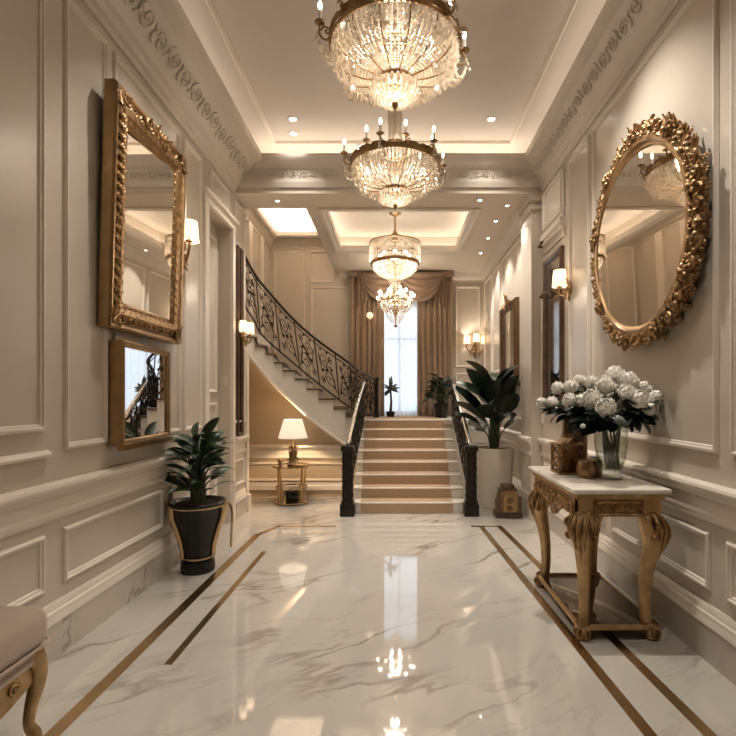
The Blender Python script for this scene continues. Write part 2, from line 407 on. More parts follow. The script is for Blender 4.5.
# crown mouldings
CROWN = [(0, 3.60), (.02, 3.60), (.025, 3.635), (.05, 3.65), (.06, 3.69), (.085, 3.71), (.095, 3.735), (.235, 3.895), (.25, 3.905), (.30, 3.915), (.33, 3.93), (.33, 4.01), (.28, 4.01), (.28, 3.95), (0, 3.95)]
def scl(k): return [(a*k, b) for a, b in CROWN]
crown_l = struct(MB().extrude(CROWN, (XL, YB, 0), (1, 0, 0), (0, 0, 1), (0, 1, 0), 5.5-YB).build('trim_1', M['cornice'], angle=25)); fixnormals(crown_l)
KR = .62
crown_r = struct(MB().extrude(scl(KR), (XR, YB, 0), (-1, 0, 0), (0, 0, 1), (0, 1, 0), 5.5-YB).build('trim_2', M['cornice'], angle=25)); fixnormals(crown_r)
crown_e = struct(MB().extrude([(0, 3.66), (.02, 3.66), (.03, 3.70), (.035, 3.72), (.035, 3.735), (.02, 3.74), (.02, 3.86), (.04, 3.875), (.06, 3.89), (.07, 3.93), (.07, 4.01), (.02, 4.01), (.02, 3.94), (0, 3.94)], (XL, 5.5, 0), (0, -1, 0), (0, 0, 1), (1, 0, 0), XR-XL).build('trim_3', M['cornice'], angle=25)); fixnormals(crown_e)
# carved ornament bands on the cornice
def band(parent, p0, p1, W, nrm, size, name='carved_band'):
    p0, p1, W, nrm = V(p0), V(p1), V(W).normalized(), V(nrm).normalized(); L = (p1-p0).length; U = (p1-p0).normalized()
    mb = MB(); n = int(L/(size*2.3)); st = L/n
    for i in range(n):
        c = p0+U*st*(i+.5)+nrm*.006
        h = 1 if i % 2 else -1
        mb.scroll(c+W*size*.15*h, U, W*h, size*.8, 1.4, PI, 1, size*.12, 5, 14, tail=c-U*st*.6-W*size*.5*h)
        for k in range(3):
            a = -.7+.7*k; d = U*math.cos(a)*.9+W*h*math.sin(a)
            cc = c+U*st*.42-W*h*size*.25+d*size*.45
            mb.blob(cc, d*size*.42, nrm.cross(d).normalized()*size*.16, nrm*size*.15, 6, 4)
    return mb.build(name, M['cornice'], parent)
s45 = V((.14, 0, .16)).normalized()
band(crown_l, (XL+.165, .9, 3.815), (XL+.165, 5.4, 3.815), (.14, 0, .16), (.16, 0, -.14), .088)
band(crown_r, (XR-.165*KR, .9, 3.815), (XR-.165*KR, 5.4, 3.815), (-.14*KR, 0, .16), (-.16, 0, -.14*KR), .07)
band(crown_e, (XL+.25, 5.48, 3.80), (XR-.2, 5.48, 3.80), (0, 0, 1), (0, -1, 0), .05)
# bead on tray ceiling
struct(MB().ring((-1.37, YB+.3, ZC), (1, 0, 0), (0, 1, 0), (0, 0, -1), 2.69, 5.62-YB-.3, [(0, 0), (.005, .015), (.02, .022), (.035, .012), (.045, 0)]).build('trim_4', M['ceil']))
# back hall crowns
BC = [(0, 3.44), (.015, 3.44), (.02, 3.47), (.05, 3.49), (.09, 3.55), (.10, 3.58), (.13, 3.60), (0, 3.60)]
o = struct(MB().extrude(BC, (XB, YE, 0), (-1, 0, 0), (0, 0, 1), (0, 1, 0), YW-YE).build('trim_5', M['cornice'], angle=25)); fixnormals(o)
o = struct(MB().extrude(BC, (-1.0, YW, 0), (0, -1, 0), (0, 0, 1), (1, 0, 0), XB+1.0).build('trim_6', M['cornice'], angle=25)); fixnormals(o)
BC2 = [(a, b+.6) for a, b in BC]
o = struct(MB().extrude(BC2, (XS, YW, 0), (0, -1, 0), (0, 0, 1), (1, 0, 0), 1.19).build('trim_7', M['cornice'], angle=25)); fixnormals(o)
o = struct(MB().extrude(BC2, (XS, YE, 0), (1, 0, 0), (0, 0, 1), (0, 1, 0), YW-YE).build('trim_8', M['cornice'], angle=25)); fixnormals(o)

# chair rails + baseboards
RAIL = [(0, .715), (.012, .715), (.022, .73), (.022, .75), (.008, .765), (.008, .83), (.02, .84), (.03, .86), (.05, .872), (.055, .89), (.05, .905), (.03, .915), (0, .915)]
BASE_T = [(0, .185), (.028, .185), (.028, .2), (.022, .215), (.022, .24), (.014, .25), (.012, .275), (.004, .29), (0, .29)]
def wallrun(idx, X, sgn, y0, y1):
    o = struct(MB().extrude(RAIL, (X, y0, 0), (sgn, 0, 0), (0, 0, 1), (0, 1, 0), y1-y0).build('trim_%d' % idx, M['trim'], angle=25)); fixnormals(o)
def basebd(side, X, sgn, y0, y1):
    o = struct(MB().extrude([(0, 0), (.024, 0), (.024, .185), (0, .185)], (X, y0, 0), (sgn, 0, 0), (0, 0, 1), (0, 1, 0), y1-y0).build('baseboard_'+side, M['skirt'])); fixnormals(o)
    p = MB().extrude(BASE_T, (X, y0, 0), (sgn, 0, 0), (0, 0, 1), (0, 1, 0), y1-y0).build('base_moulding', M['trim'], o, angle=25); fixnormals(p)
wallrun(20, XL, 1, YB, 4.62); wallrun(21, XL, 1, 5.5, YE); wallrun(22, XR, -1, YB, 5.5); wallrun(23, XB, -1, YE, 7.5); wallrun(28, 1.5, -1, 5.5, YE)
basebd('left', XL, 1, YB, 4.62); basebd('left_far', XL, 1, 5.5, YE); basebd('right', XR, -1, YB, 5.5); basebd('right_far', XB, -1, YE, 7.5)
for a, nm in ((RAIL, 'trim_24'), (BASE_T, 'trim_25')):
    o = struct(MB().extrude([(p, q-.20 if nm == 'trim_24' else q-.09) for p, q in a], (XS, 6.84, 0), (0, -1, 0), (0, 0, 1), (1, 0, 0), -.53-XS).build(nm, M['trim'], angle=25)); fixnormals(o)
# panel mouldings
PM = [(0, 0), (.004, .012), (.012, .02), (.02, .02), (.026, .012), (.034, .01), (.04, 0)]
def panel_l(mb, y0, y1, z0, z1): mb.ring((XL, y0, z0), (0, 1, 0), (0, 0, 1), (1, 0, 0), y1-y0, z1-z0, PM)
def panel_r(mb, y0, y1, z0, z1, X=XR): mb.ring((X, y1, z0), (0, -1, 0), (0, 0, 1), (-1, 0, 0), y1-y0, z1-z0, PM)
mb = MB()
for a in ((.3, 2.53, 1.18, 3.54), (2.68, 3.08, 1.07, 3.54), (3.15, 4.13, 1.07, 3.54), (4.2, 4.58, 1.07, 3.54), (4.80, 5.34, 3.32, 3.56),
          (.6, 1.4, .36, .66), (1.5, 2.53, .36, .66), (2.67, 3.82, .36, .66), (3.95, 4.55, .36, .66), (5.50, 5.88, .36, .66), (5.5, 5.9, 1.07, 3.54)): panel_l(mb, *a)
mb.extrude([(0, 0), (.02, .004), (.026, .018), (.016, .034), (0, .04)], (XL, YB, 1.045), (1, 0, 0), (0, 0, 1), (0, 1, 0), 2.56-YB)
o = mb.build('panel_moulding', M['trim'], wall_left, angle=25); fixnormals(o)
mb = MB()
for a in ((.3, 2.40, 1.07, 3.54), (2.5, 4.08, 1.07, 3.54), (4.15, 4.62, 1.07, 3.54), (4.78, 5.36, 3.2, 3.54), (5.42, 5.48, 1.07, 2.5),
          (.6, 1.4, .36, .66), (1.5, 2.43, .36, .66), (2.56, 3.72, .36, .66), (3.85, 4.55, .36, .66), (4.68, 5.40, .36, .66)): panel_r(mb, *a)
mb.build('panel_moulding', M['trim'], wall_right, angle=25)
mb = MB()
for a in ((6.15, 7.45, 1.07, 3.40), (7.55, 8.15, 1.75, 3.40), (8.25, 8.9, 1.75, 3.40)): panel_r(mb, *a, X=XB)
struct(mb.build('trim_26', M['trim'], angle=25))
mb = MB()
for x0, x1, z0, z1 in ((-2.18, -1.62, 1.2, 4.0), (-1.52, -.84, 1.2, 3.35), (-1.52, -1.1, 3.42, 4.0), (1.08, 1.54, 1.9, 3.36), (1.08, 1.54, 1.12, 1.8)):
    mb.ring((x0, YW, z0), (1, 0, 0), (0, 0, 1), (0, -1, 0), x1-x0, z1-z0, PM)
mb.build('panel_moulding', M['trim'], wall_end, angle=25)
mb = MB(); mb.ring((-2.12, 6.84, .21), (1, 0, 0), (0, 0, 1), (0, -1, 0), 1.5, .26, PM); mb.build('panel_moulding', M['trim'], wall_under, angle=25)
# stairwell wall pilaster strips
struct(MB().box(XS, XS+.05, 7.55, 7.75, 1.2, 4.04).box(XS, XS+.05, 8.2, 8.4, 1.2, 4.04).build('trim_27', M['trim']))

# doorway in the left wall
door = struct(box('door_1', M['wall'], XL-.2, XL-.13, 4.72, 5.41, 0, 3.18))
mb = MB(); mb.ring((XL-.13, 4.80, .3), (0, 1, 0), (0, 0, 1), (1, 0, 0), .53, 1.0, PM); mb.ring((XL-.13, 4.80, 1.4), (0, 1, 0), (0, 0, 1), (1, 0, 0), .53, 1.65, PM); mb.build('door_panel', M['trim'], door, angle=25)
CAS = [(0, 0), (0, .03), (.02, .04), (.05, .035), (.06, .02), (.085, .015), (.1, 0)]
mb = MB()
mb.box(XL, XL+.03, 4.62, 4.72, 0, 3.2).box(XL, XL+.018, 4.64, 4.66, 0, 3.2).box(XL, XL+.03, 5.41, 5.49, 0, 3.2)
mb.box(XL, XL+.035, 4.60, 5.51, 3.18, 3.26).box(XL, XL+.06, 4.58, 5.53, 3.26, 3.29)
mb.build('door_casing', M['trim'], door)
sw = thing('light_switch', 'small pale switch plate on the doorway jamb of left wall', 'switch', (XL-.07, 5.41, 1.50))
MB().box(XL-.10, XL-.04, 5.402, 5.41, 1.49, 1.59).build('plate', M['plastic'], sw); MB().box(XL-.085, XL-.055, 5.398, 5.403, 1.52, 1.56).build('rocker', M['plastic'], sw)

# built-in cupboard doors high on the right wall near the pilaster + ledge
cb = thing('wall_cupboard', 'built-in painted cupboard high on right wall with dark pull', 'cupboard', (XR, 5.05, 2.95))
MB().box(XR-.015, XR, 4.76, 5.46, 2.90, 3.57).build('body', M['wall'], cb)
mb = MB(); mb.ring((XR-.015, 5.40, 3.14), (0, -1, 0), (0, 0, 1), (-1, 0, 0), .6, .41, PM); mb.build('door', M['trim'], cb, angle=25)
MB().box(XR-.06, XR, 4.74, 5.38, 3.02, 3.08).box(XR-.045, XR, 4.75, 5.37, 2.98, 3.02).build('ledge', M['trim'], cb)
MB().tube([(XR-.01, 5.44, 2.99), (XR-.06, 5.43, 2.99), (XR-.06, 5.33, 3.01), (XR-.01, 5.32, 3.01)], .014, 8).build('handle', M['bronze'], cb)

# ------------------------------------------------------------------ window, curtains
win = struct(MB().box(wx0, wx0+.05, YW+.06, YW+.12, wz0, wz1).box(wx1-.05, wx1, YW+.06, YW+.12, wz0, wz1).box(wx0, wx1, YW+.06, YW+.12, wz0, wz0+.05).box(wx0, wx1, YW+.06, YW+.12, wz1-.05, wz1)
             .box((wx0+wx1)/2-.02, (wx0+wx1)/2+.02, YW+.07, YW+.11, wz0, wz1).box(wx0, wx1, YW+.07, YW+.11, 2.40, 2.44).build('window_1', M['stepw']))
box('window_pane', M['glass'], wx0+.05, wx1-.05, YW+.085, YW+.095, wz0+.05, wz1-.05, win)
def drape(name, mat, x0, x1, z0, z1, y, amp, waves, label, cat='curtain', thick=.012, flare=0):
    mb = MB(); n = int(waves*10); rows = 12; g = []
    for i in range(rows+1):
        t = i/rows; z = z1+(z0-z1)*t; row = []
        for j in range(n+1):
            u = j/n; x = x0+(x1-x0)*u
            yy = y-amp*(.55+.45*t)*math.sin(2*PI*waves*u+.6*math.sin(3*u*PI))-amp*.3*math.sin(2*PI*waves*2.3*u+t)
            row.append((x+flare*t*(u-.5), yy, z))
        g.append(row)
    A = [[mb.av(p) for p in r] for r in g]
    for i in range(rows):
        for j in range(n): mb.f.append([A[i][j], A[i+1][j], A[i+1][j+1], A[i][j+1]])
    o = mb.build(name, mat, angle=80)
    if thick:
        md = o.modifiers.new('s', 'SOLIDIFY'); md.thickness = thick
    return tag(o, label, cat)
LZ = 1.024
drape('curtain', M['curtain'], -.78, -.20, LZ+.01, 3.55, YW-.13, .032, 6, 'long brown pleated drape hanging left of the tall window')
drape('curtain', M['curtain'], .39, 1.02, LZ+.01, 3.55, YW-.13, .032, 6.5, 'long brown pleated drape hanging right of the tall window')
drape('sheer_curtain', M['sheer'], -.26, .46, LZ+.01, 3.10, YW-.05, .014, 9, 'translucent white sheer curtain over the bright tall window', thick=0)
# swag valance
vl = thing('valance', 'gathered brown swag valance across the top of the window', 'valance', (.12, YW-.2, 3.55))
def swag(x0, x1, depth, ztop, y):
    mb = MB(); n = 24; rows = 22; A = []
    for i in range(rows+1):
        t = i/rows; row = []
        for j in range(n+1):
            u = j/n; s_ = 4*u*(1-u)
            z = ztop-.02-t*(.10+depth*s_**.8)
            yy = y-.05*s_-.022*math.sin(t*PI*9)*(.3+s_)-.02
            row.append(mb.av((x0+(x1-x0)*u, yy, z)))
        A.append(row)
    for i in range(rows):
        for j in range(n): mb.f.append([A[i][j], A[i+1][j], A[i+1][j+1], A[i][j+1]])
    o = mb.build('swag', M['swag'], vl, angle=80); md = o.modifiers.new('s', 'SOLIDIFY'); md.thickness = .01
swag(-.60, .16, .42, 3.56, YW-.20); swag(.08, .84, .42, 3.56, YW-.21)
MB().box(-.80, 1.04, YW-.2, YW-.02, 3.50, 3.58).build('pelmet_board', M['swag'], vl)
def jabot(x0, x1):
    mb = MB(); n = 30; A = []
    for i in range(7):
        t = i/6
        A.append([mb.av((x0+(x1-x0)*j/n, YW-.19-.02*math.sin(j/n*PI*8), 3.55-t*(.62 if x0 < 0 else .62)*(.65+.35*((j/n) if x0 > 0 else 1-j/n)))) for j in range(n+1)])
    for a, b in zip(A, A[1:]):
        for j in range(n): mb.f.append([a[j], b[j], b[j+1], a[j+1]])
    o = mb.build('tail', M['swag'], vl, angle=80); md = o.modifiers.new('s', 'SOLIDIFY'); md.thickness = .01
jabot(-.66, -.40); jabot(.64, .90)

# ------------------------------------------------------------------ main stairs
SX0, SX1, SY0, SY1 = -.51, .84, 5.87, 7.5
NS, RI = 8, .128
GO = (SY1-SY0)/(NS-1)
st = thing('staircase', 'straight cream staircase with brown carpet runner rising to landing', 'stairs', ((SX0+SX1)/2, SY0, 0))
for k in range(NS-1):
    y0 = SY0+k*GO
    MB().bbox(SX0, SX1, y0-.012, y0+GO+.01, 0 if k == 0 else k*RI-.0, (k+1)*RI, .008, 2).build('step', M['stepw'], st)
    if k: box('step_core', M['stepw'], SX0+.002, SX1-.002, y0+.01, y0+GO, 0, k*RI, st)
box('landing_slab', M['stepw'], -.66, XB-.003, SY1-.012, YW-.003, LZ-.06, LZ, st)
box('landing_wall', M['wall'], -.66, XB-.003, SY1+.01, SY1+.1, 0, LZ-.06, st)
mb = MB()
for k in range(NS):
    y0 = SY0+k*GO; z0, z1 = k*RI, (k+1)*RI
    a = .012*k/7
    xa, xb = SX0+.11-.055*k/7, SX1-.16+.045*k/7
    mb.box(xa, xb, y0-.022, y0-.006, z0+.004, z1-.012)
    mb.box(xa, xb, y0-.004, y0+(GO if k < NS-1 else 1.2), z1-.006, z1+.006)
mb.build('carpet_runner', M['runner'], st)
mb = MB()
for k in range(NS):
    y0 = SY0+k*GO; z1 = (k+1)*RI
    mb.tube([(SX0+.01, y0-.014, z1-.006), (SX1-.01, y0-.014, z1-.006)], .011, 8)
mb.build('nosing', M['stepw'], st)

# ------------------------------------------------------------------ curved upper flight
FP = [(-.52, 6.98), (-.675, 6.75), (-.826, 6.66), (-1.01, 6.57), (-1.153, 6.48), (-1.29, 6.39), (-1.425, 6.30), (-1.515, 6.21), (-1.60, 6.12), (-1.70, 6.03), (-1.80, 5.96)]
TZ = [1.11, 1.22, 1.345, 1.475, 1.60, 1.705, 1.80, 1.90, 1.99, 2.09]
BZ = [.60, .715, .83, .985, 1.125, 1.27, 1.41, 1.52, 1.64, 1.78, 1.93]
BP = [(-.62, 8.4)]+[(-.62-1.60*(i/10)**.9, 8.4-.9*(i/10)) for i in range(1, 11)]
fl = thing('curved_staircase', 'curved white upper flight sweeping up left from the landing', 'stairs', (-1.2, 6.6, 0))
for k in range(10):
    a, b = FP[k], FP[k+1]; c, d = BP[k+1], BP[k]
    mb = MB(); lo = [mb.av((p[0], p[1], z)) for p, z in ((a, BZ[k]), (b, BZ[k+1]), (c, BZ[k+1]), (d, BZ[k]))]
    zt = TZ[k]-.022; hi = [mb.av((p[0], p[1], zt)) for p in (a, b, c, d)]
    mb.f += [lo, hi[::-1]]+[[lo[j], hi[j], hi[(j+1) % 4], lo[(j+1) % 4]] for j in range(4)]
    o = mb.build('step', M['stepw'], fl, flat=True); fixnormals(o)
    # tread with nosing overhang
    A, B = V((a[0], a[1], 0)), V((b[0], b[1], 0)); dirv = (B-A).normalized(); nrm = V((dirv.y, -dirv.x, 0))
    if nrm.y > 0: nrm = -nrm
    A2, B2 = A-dirv*.03+nrm*.022, B+nrm*.022
    mb = MB(); P = [A2, B2, V((c[0], c[1], 0)), V((d[0], d[1], 0))]
    lo = [mb.av((p.x, p.y, zt)) for p in P]; hi = [mb.av((p.x, p.y, TZ[k])) for p in P]
    mb.f += [lo, hi[::-1]]+[[lo[j], hi[j], hi[(j+1) % 4], lo[(j+1) % 4]] for j in range(4)]
    o = mb.build('tread', M['stepd'], fl, flat=True); fixnormals(o)
mb = MB(); mb.tube([(p[0], p[1]-.012, z+.012) for p, z in zip(FP[1:], BZ[1:])], .022, 8); mb.build('stringer_moulding', M['trim'], fl)
box('upper_landing', M['stepw'], XS+.003, -1.80, 5.95, 7.2, 2.08, 2.19, fl)
# infill wall between floor wall and soffit under the flight
mb = MB(); xs = [-2.24]+[p[0] for p in FP[::-1]][:10]; 
zz = [2.05]+BZ[::-1][:10]
def soff(x):
    # soffit height above the under-stair wall
    for i in range(10):
        x0, x1 = FP[i][0], FP[i+1][0]
        if x1 <= x <= x0: return BZ[i]+(BZ[i+1]-BZ[i])*(x0-x)/(x0-x1)
    return 1.97
pts = [-2.24, -2.0, -1.8, -1.6, -1.4, -1.2, -1.0, -.85, -.72, -.55]
for a, b in zip(pts, pts[1:]):
    q = [mb.av((a, 6.842, .70)), mb.av((b, 6.842, .70)), mb.av((b, 6.842, max(.72, soff(b)+.04))), mb.av((a, 6.842, soff(a)+.04))]
    r = [mb.av((a, 6.94, .70)), mb.av((b, 6.94, .70)), mb.av((b, 6.94, max(.72, soff(b)+.04))), mb.av((a, 6.94, soff(a)+.04))]
    mb.f += [q, r[::-1], [q[3], q[2], r[2], r[3]]]
mb.build('upper_face', M['tanwall'], wall_under, flat=True)
# opening jamb at the left wall end
struct(MB().box(XL-.2, XL+.03, YE-.02, YE+.06, 0, 1.90).box(XL-.2, XL+.05, YE-.03, YE+.07, 0, .2).build('trim_30', M['trim']))

# ------------------------------------------------------------------ iron railings
def lerp(a, b, t): return V(a)*(1-t)+V(b)*t
def poly_at(P, t):
    # arc-length parameter
    L = [0]
    for a, b in zip(P, P[1:]): L.append(L[-1]+(V(b)-V(a)).length)
    d = t*L[-1]
    for i in range(len(P)-1):
        if d <= L[i+1] or i == len(P)-2:
            return lerp(P[i], P[i+1], (d-L[i])/max(1e-6, L[i+1]-L[i]))
def smooth(P, n):
    out = []
    P = [V(p) for p in P]
    for i in range(len(P)-1):
        p0, p1, p2, p3 = P[max(i-1, 0)], P[i], P[i+1], P[min(i+2, len(P)-1)]
        for k in range(n):
            t = k/n
            out.append(.5*((2*p1)+(p2-p0)*t+(2*p0-5*p1+4*p2-p3)*t*t+(3*p1-p0-3*p2+p3)*t**3))
    out.append(P[-1]); return out
def railing(name, label, top, bot, npan, mat_rail, loc, rr=.022, bar=.009, newels=()):
    t = thing(name, label, 'railing', loc)
    top = smooth(top, 5); bot = smooth(bot, 5)
    MB().tube(top, rr, 10, flat=.7).build('handrail', mat_rail, t)
    MB().tube(bot, .011, 8).build('bottom_rail', M['iron'], t)
    sub = [lerp(poly_at(top, i/40), poly_at(bot, i/40), .10) for i in range(41)]
    MB().tube(sub, .007, 6).build('upper_band', M['iron'], t)
    def P(u, v): return lerp(poly_at(bot, u), poly_at(top, u), v)
    for i in range(npan+1):
        u = i/npan
        MB().tube([P(u, 0), P(u, .98)], bar*1.15, 6).build('baluster', M['iron'], t)
    for i in range(npan):
        u0, u1 = i/npan, (i+1)/npan; um = (u0+u1)/2; w = (P(u1, .5)-P(u0, .5)).length
        h = (P(um, 1)-P(um, 0)).length
        mb = MB()
        def sp(cu, cv, rad, a0, hand, turns, tail):
            pts = []; rs = []
            if tail: pts.append(P(u0+(u1-u0)*tail[0], tail[1])); rs.append(.006)
            for k in range(19):
                q = k/18; a = a0+hand*turns*2*PI*q; r_ = rad*(1-.8*q)
                pts.append(P(u0+(u1-u0)*min(.98, max(.02, cu+r_*math.cos(a)/w)), min(.9, max(.01, cv+r_*math.sin(a)/h)))); rs.append(bar*.8*(1-.3*q))
            mb.tube(pts, rs, 5)
            mb.ball(pts[-1], bar*1.6, 6, 4)
        r0 = min(w*.30, h*.22)
        f = 1 if i % 2 == 0 else -1
        X = lambda c: c if f > 0 else 1-c
        hh = 0 if f > 0 else PI
        sp(X(.58), .30, r0*1.15, hh+PI*.9*f, -f, 1.35, (X(.12), .72))
        sp(X(.40), .66, r0*.95, hh-PI*.1*f, -f, 1.3, (X(.9), .12))
        sp(X(.72), .74, r0*.45, hh+PI*.5, f, 1.2, (X(.45), .52))
        sp(X(.22), .20, r0*.45, hh-PI*.5, f, 1.2, (X(.5), .46))
        for (cu, cv, sx) in ((.5, .48, 1), (.3, .42, .8), (.72, .55, .8), (.55, .86, .7), (.25, .85, .6), (.8, .2, .6)):
            c = P(u0+(u1-u0)*X(cu), cv); mb.blob(c, (.012*sx, 0, .012), (-.004, .008, .004), (-.018*sx, 0, .022*sx), 6, 4)
        mb.build('scrollwork', M['iron'], t)
    return t
def PW(px, py, D): return ((px-395)*D/500, D, 1.35-(py-398)*D/500)
top2 = [PW(241, 249, 5.93), PW(254.5, 274, 6.03), PW(267, 290, 6.15), PW(291, 317, 6.37), PW(315.6, 339, 6.56), PW(345, 360, 6.80), PW(359.6, 371, 7.45), PW(376, 380, 8.3)]
bot2 = [PW(246, 308, 5.93), PW(255, 322, 6.01), PW(263, 336, 6.12), PW(291, 361, 6.34), PW(315, 381, 6.54), PW(345, 404, 6.78), PW(360, 412, 7.4), PW(376, 416, 8.3)]
r2 = railing('stair_railing', 'long curved black scrollwork railing with dark handrail on the upper flight', top2, bot2, 10, M['iron'], (-1.2, 6.5, 1.2), .022, .0072)
mb = MB().box(-.345, -.275, 8.265, 8.335, LZ, 1.66); mb.bbox(-.36, -.26, 8.25, 8.35, LZ, LZ+.06, .008).bbox(-.36, -.26, 8.25, 8.35, 1.64, 1.69, .01); mb.build('newel_post', M['iron'], r2)
def newel(t, x, y, w=.085, h=.80):
    mb = MB()
    mb.bbox(x-w*.95, x+w*.95, y-w*.95, y+w*.95, 0, .14, .01).bbox(x-w*.8, x+w*.8, y-w*.8, y+w*.8, .14, .18, .012)
    mb.box(x-w*.62, x+w*.62, y-w*.62, y+w*.62, .17, h-.05).bbox(x-w*.85, x+w*.85, y-w*.85, y+w*.85, h-.06, h, .012)
    n = mb.build('newel_post', M['iron'], t)
    mb = MB()
    for k in range(5):
        z = .24+k*.105
        for (U, c) in (((1, 0, 0), (x, y-w*.64, z)), ((0, 1, 0), (x-w*.64, y, z)), ((0, 1, 0), (x+w*.64, y, z))):
            mb.scroll(c, U, (0, 0, 1), w*.5, 1.2, PI*(k % 2), 1 if k % 2 else -1, .009, 5, 14)
            mb.blob(V(c)+V((0, 0, .05)), V(U)*.02, (0, .01, 0) if U[0] else (.01, 0, 0), (0, 0, .03), 6, 4)
    mb.build('scroll_relief', M['iron'], n)
def stair_rail(x0, x1, label, side):
    top = [(x0, 5.78, .815), (x0, 5.90, .86), (x0*.75+x1*.25, 6.3, 1.06), ((x0+x1)/2, 6.72, 1.27), (x1, 7.3, 1.53), (x1, 7.55, 1.60 if side < 0 else 1.53)]
    bot = [(x0, 5.80, .17), (x0, 5.92, .22), (x0*.75+x1*.25, 6.3, .42), ((x0+x1)/2, 6.72, .64), (x1, 7.3, .96), (x1, 7.55, 1.06)]
    t = railing('stair_railing', label, top, bot, 8, M['steel'], (x0, 5.8, 0), .024, .010)
    newel(t, x0+.0*side, 5.76, .088)
    if side > 0: MB().tube([(x0-.02, 5.76, .81), (x0+.12, 5.77, .812), (x0+.2, 5.8, .812)], [.022, .02, .012], 8).build('handrail_volute', M['steel'], t)
    return t
stair_rail(-.545, -.47, 'short black scrollwork railing with pale handrail left of carpeted steps', -1)
stair_rail(.875, .865, 'short black scrollwork railing with pale handrail right of carpeted steps', 1)

# ------------------------------------------------------------------ ornament helpers
def acanthus(mb, c, d, nrm, size):
    """curled leaf: ribbed midrib, paired lobes that overlap, tip curling away from the ground"""
    c, d, nrm = V(c), V(d).normalized(), V(nrm).normalized(); d = (d-nrm*d.dot(nrm)).normalized(); s_ = nrm.cross(d).normalized()
    mid = [c+d*size*t+nrm*size*(.10+.22*t*t) for t in (0, .3, .6, .85, 1.0)]; mid.append(c+d*size*1.0+nrm*size*.42)
    mb.tube(mid, [size*.10, size*.10, size*.085, size*.07, size*.06, size*.045], 6)
    for t, a, l in ((.08, .95, .42), (.32, .75, .44), (.58, .55, .36)):
        for h in (-1, 1):
            q = d*math.cos(a)+s_*math.sin(a)*h; b = c+d*size*t+nrm*size*(.07+.2*t*t)
            mb.blob(b+q*size*l*.5, q*size*l*.55+nrm*size*.05, nrm.cross(q).normalized()*size*.12, nrm*size*.10, 7, 4)

# ------------------------------------------------------------------ left mirrors
def gold_rect_mirror():
    W, H = 1.0, 1.475
    t = thing('wall_mirror', 'large rectangular mirror in carved gold frame on left wall', 'mirror', (XL+.012, 2.97, 1.775), rot=(0, math.radians(1.7), 0))
    # local: +Y along wall, +Z up, +X out of wall
    fr = MB()
    prof = [(0, 0), (-.0, .06), (.012, .075), (.03, .072), (.045, .055), (.06, .055), (.10, .078), (.135, .07), (.15, .05), (.165, .05), (.18, .035), (.185, .02)]
    fr.ring((0, 0, 0), (0, 1, 0), (0, 0, 1), (1, 0, 0), W, H, prof)
    f = fr.build('frame', M['goldsm'], t, local=True, angle=30); fixnormals(f)
    mb = MB()
    for side in range(4):
        if side == 0: p0, U, Wv, L = V((.062, .095, .17)), V((0, 0, 1)), V((0, 1, 0)), H-.34
        if side == 1: p0, U, Wv, L = V((.062, W-.095, .17)), V((0, 0, 1)), V((0, -1, 0)), H-.34
        if side == 2: p0, U, Wv, L = V((.062, .17, .095)), V((0, 1, 0)), V((0, 0, 1)), W-.34
        if side == 3: p0, U, Wv, L = V((.062, .17, H-.095)), V((0, 1, 0)), V((0, 0, -1)), W-.34
        n = int(L/.062); stp = L/n
        for i in range(n+1):
            c = p0+U*stp*i; h = 1 if i % 2 else -1
            mb.scroll(c+V((.008, 0, 0)), U, Wv*h, .030, 1.2, PI*.5, 1, .0085, 5, 12)
            mb.blob(c+U*.03+V((.008, 0, 0)), U*.022, Wv*.011, (.011, 0, 0), 6, 4)
            mb.blob(c+Wv*.033*h+V((.006, 0, 0)), U*.013, Wv*.013, (.010, 0, 0), 6, 4)
            mb.blob(c-Wv*.036*h+V((.004, 0, 0)), U*.018, Wv*.008, (.009, 0, 0), 6, 4)
            mb.blob(p0+U*stp*(i+.5)+Wv*.058+V((-.01, 0, 0)), U*.02, Wv*.008, (.008, 0, 0), 6, 4)
    for cy, cz in ((.09, .09), (W-.09, .09), (.09, H-.09), (W-.09, H-.09)):
        dy, dz = (1 if cy > .5 else -1), (1 if cz > .5 else -1)
        for ang in (0, .8, -.8):
            d = Matrix.Rotation(ang, 3, 'X') @ V((0, -dy, -dz)); acanthus(mb, (.06, cy+dy*.05, cz+dz*.05), d, (1, 0, 0), .095)
    mb.build('carving', M['gold'], f, local=True)
    mb = MB()   # crest in the middle of the top rail
    for s_ in (-1, 1):
        acanthus(mb, (.065, W/2+s_*.02, H-.07), (0, s_, .2), (1, 0, 0), .13)
        mb.scroll((.08, W/2+s_*.13, H-.075), (0, s_, 0), (0, 0, 1), .045, 1.3, PI, s_, .016, 6, 14)
    acanthus(mb, (.07, W/2, H-.10), (0, 0, 1), (1, 0, 0), .095)
    mb.build('crest', M['gold'], f, local=True)
    mb = MB()
    q = [[mb.av((x, y, z)) for x, y in ((.003, .172), (.050, W-.172), (.045, W-.172), (-.002, .172))] for z in (.172, H-.172)]
    mb.f += [q[0][::-1], q[1]]+[[q[0][j], q[0][(j+1) % 4], q[1][(j+1) % 4], q[1][j]] for j in range(4)]
    g = mb.build('glass', M['mirror'], t, local=True, flat=True); fixnormals(g)
    return t
gold_rect_mirror()
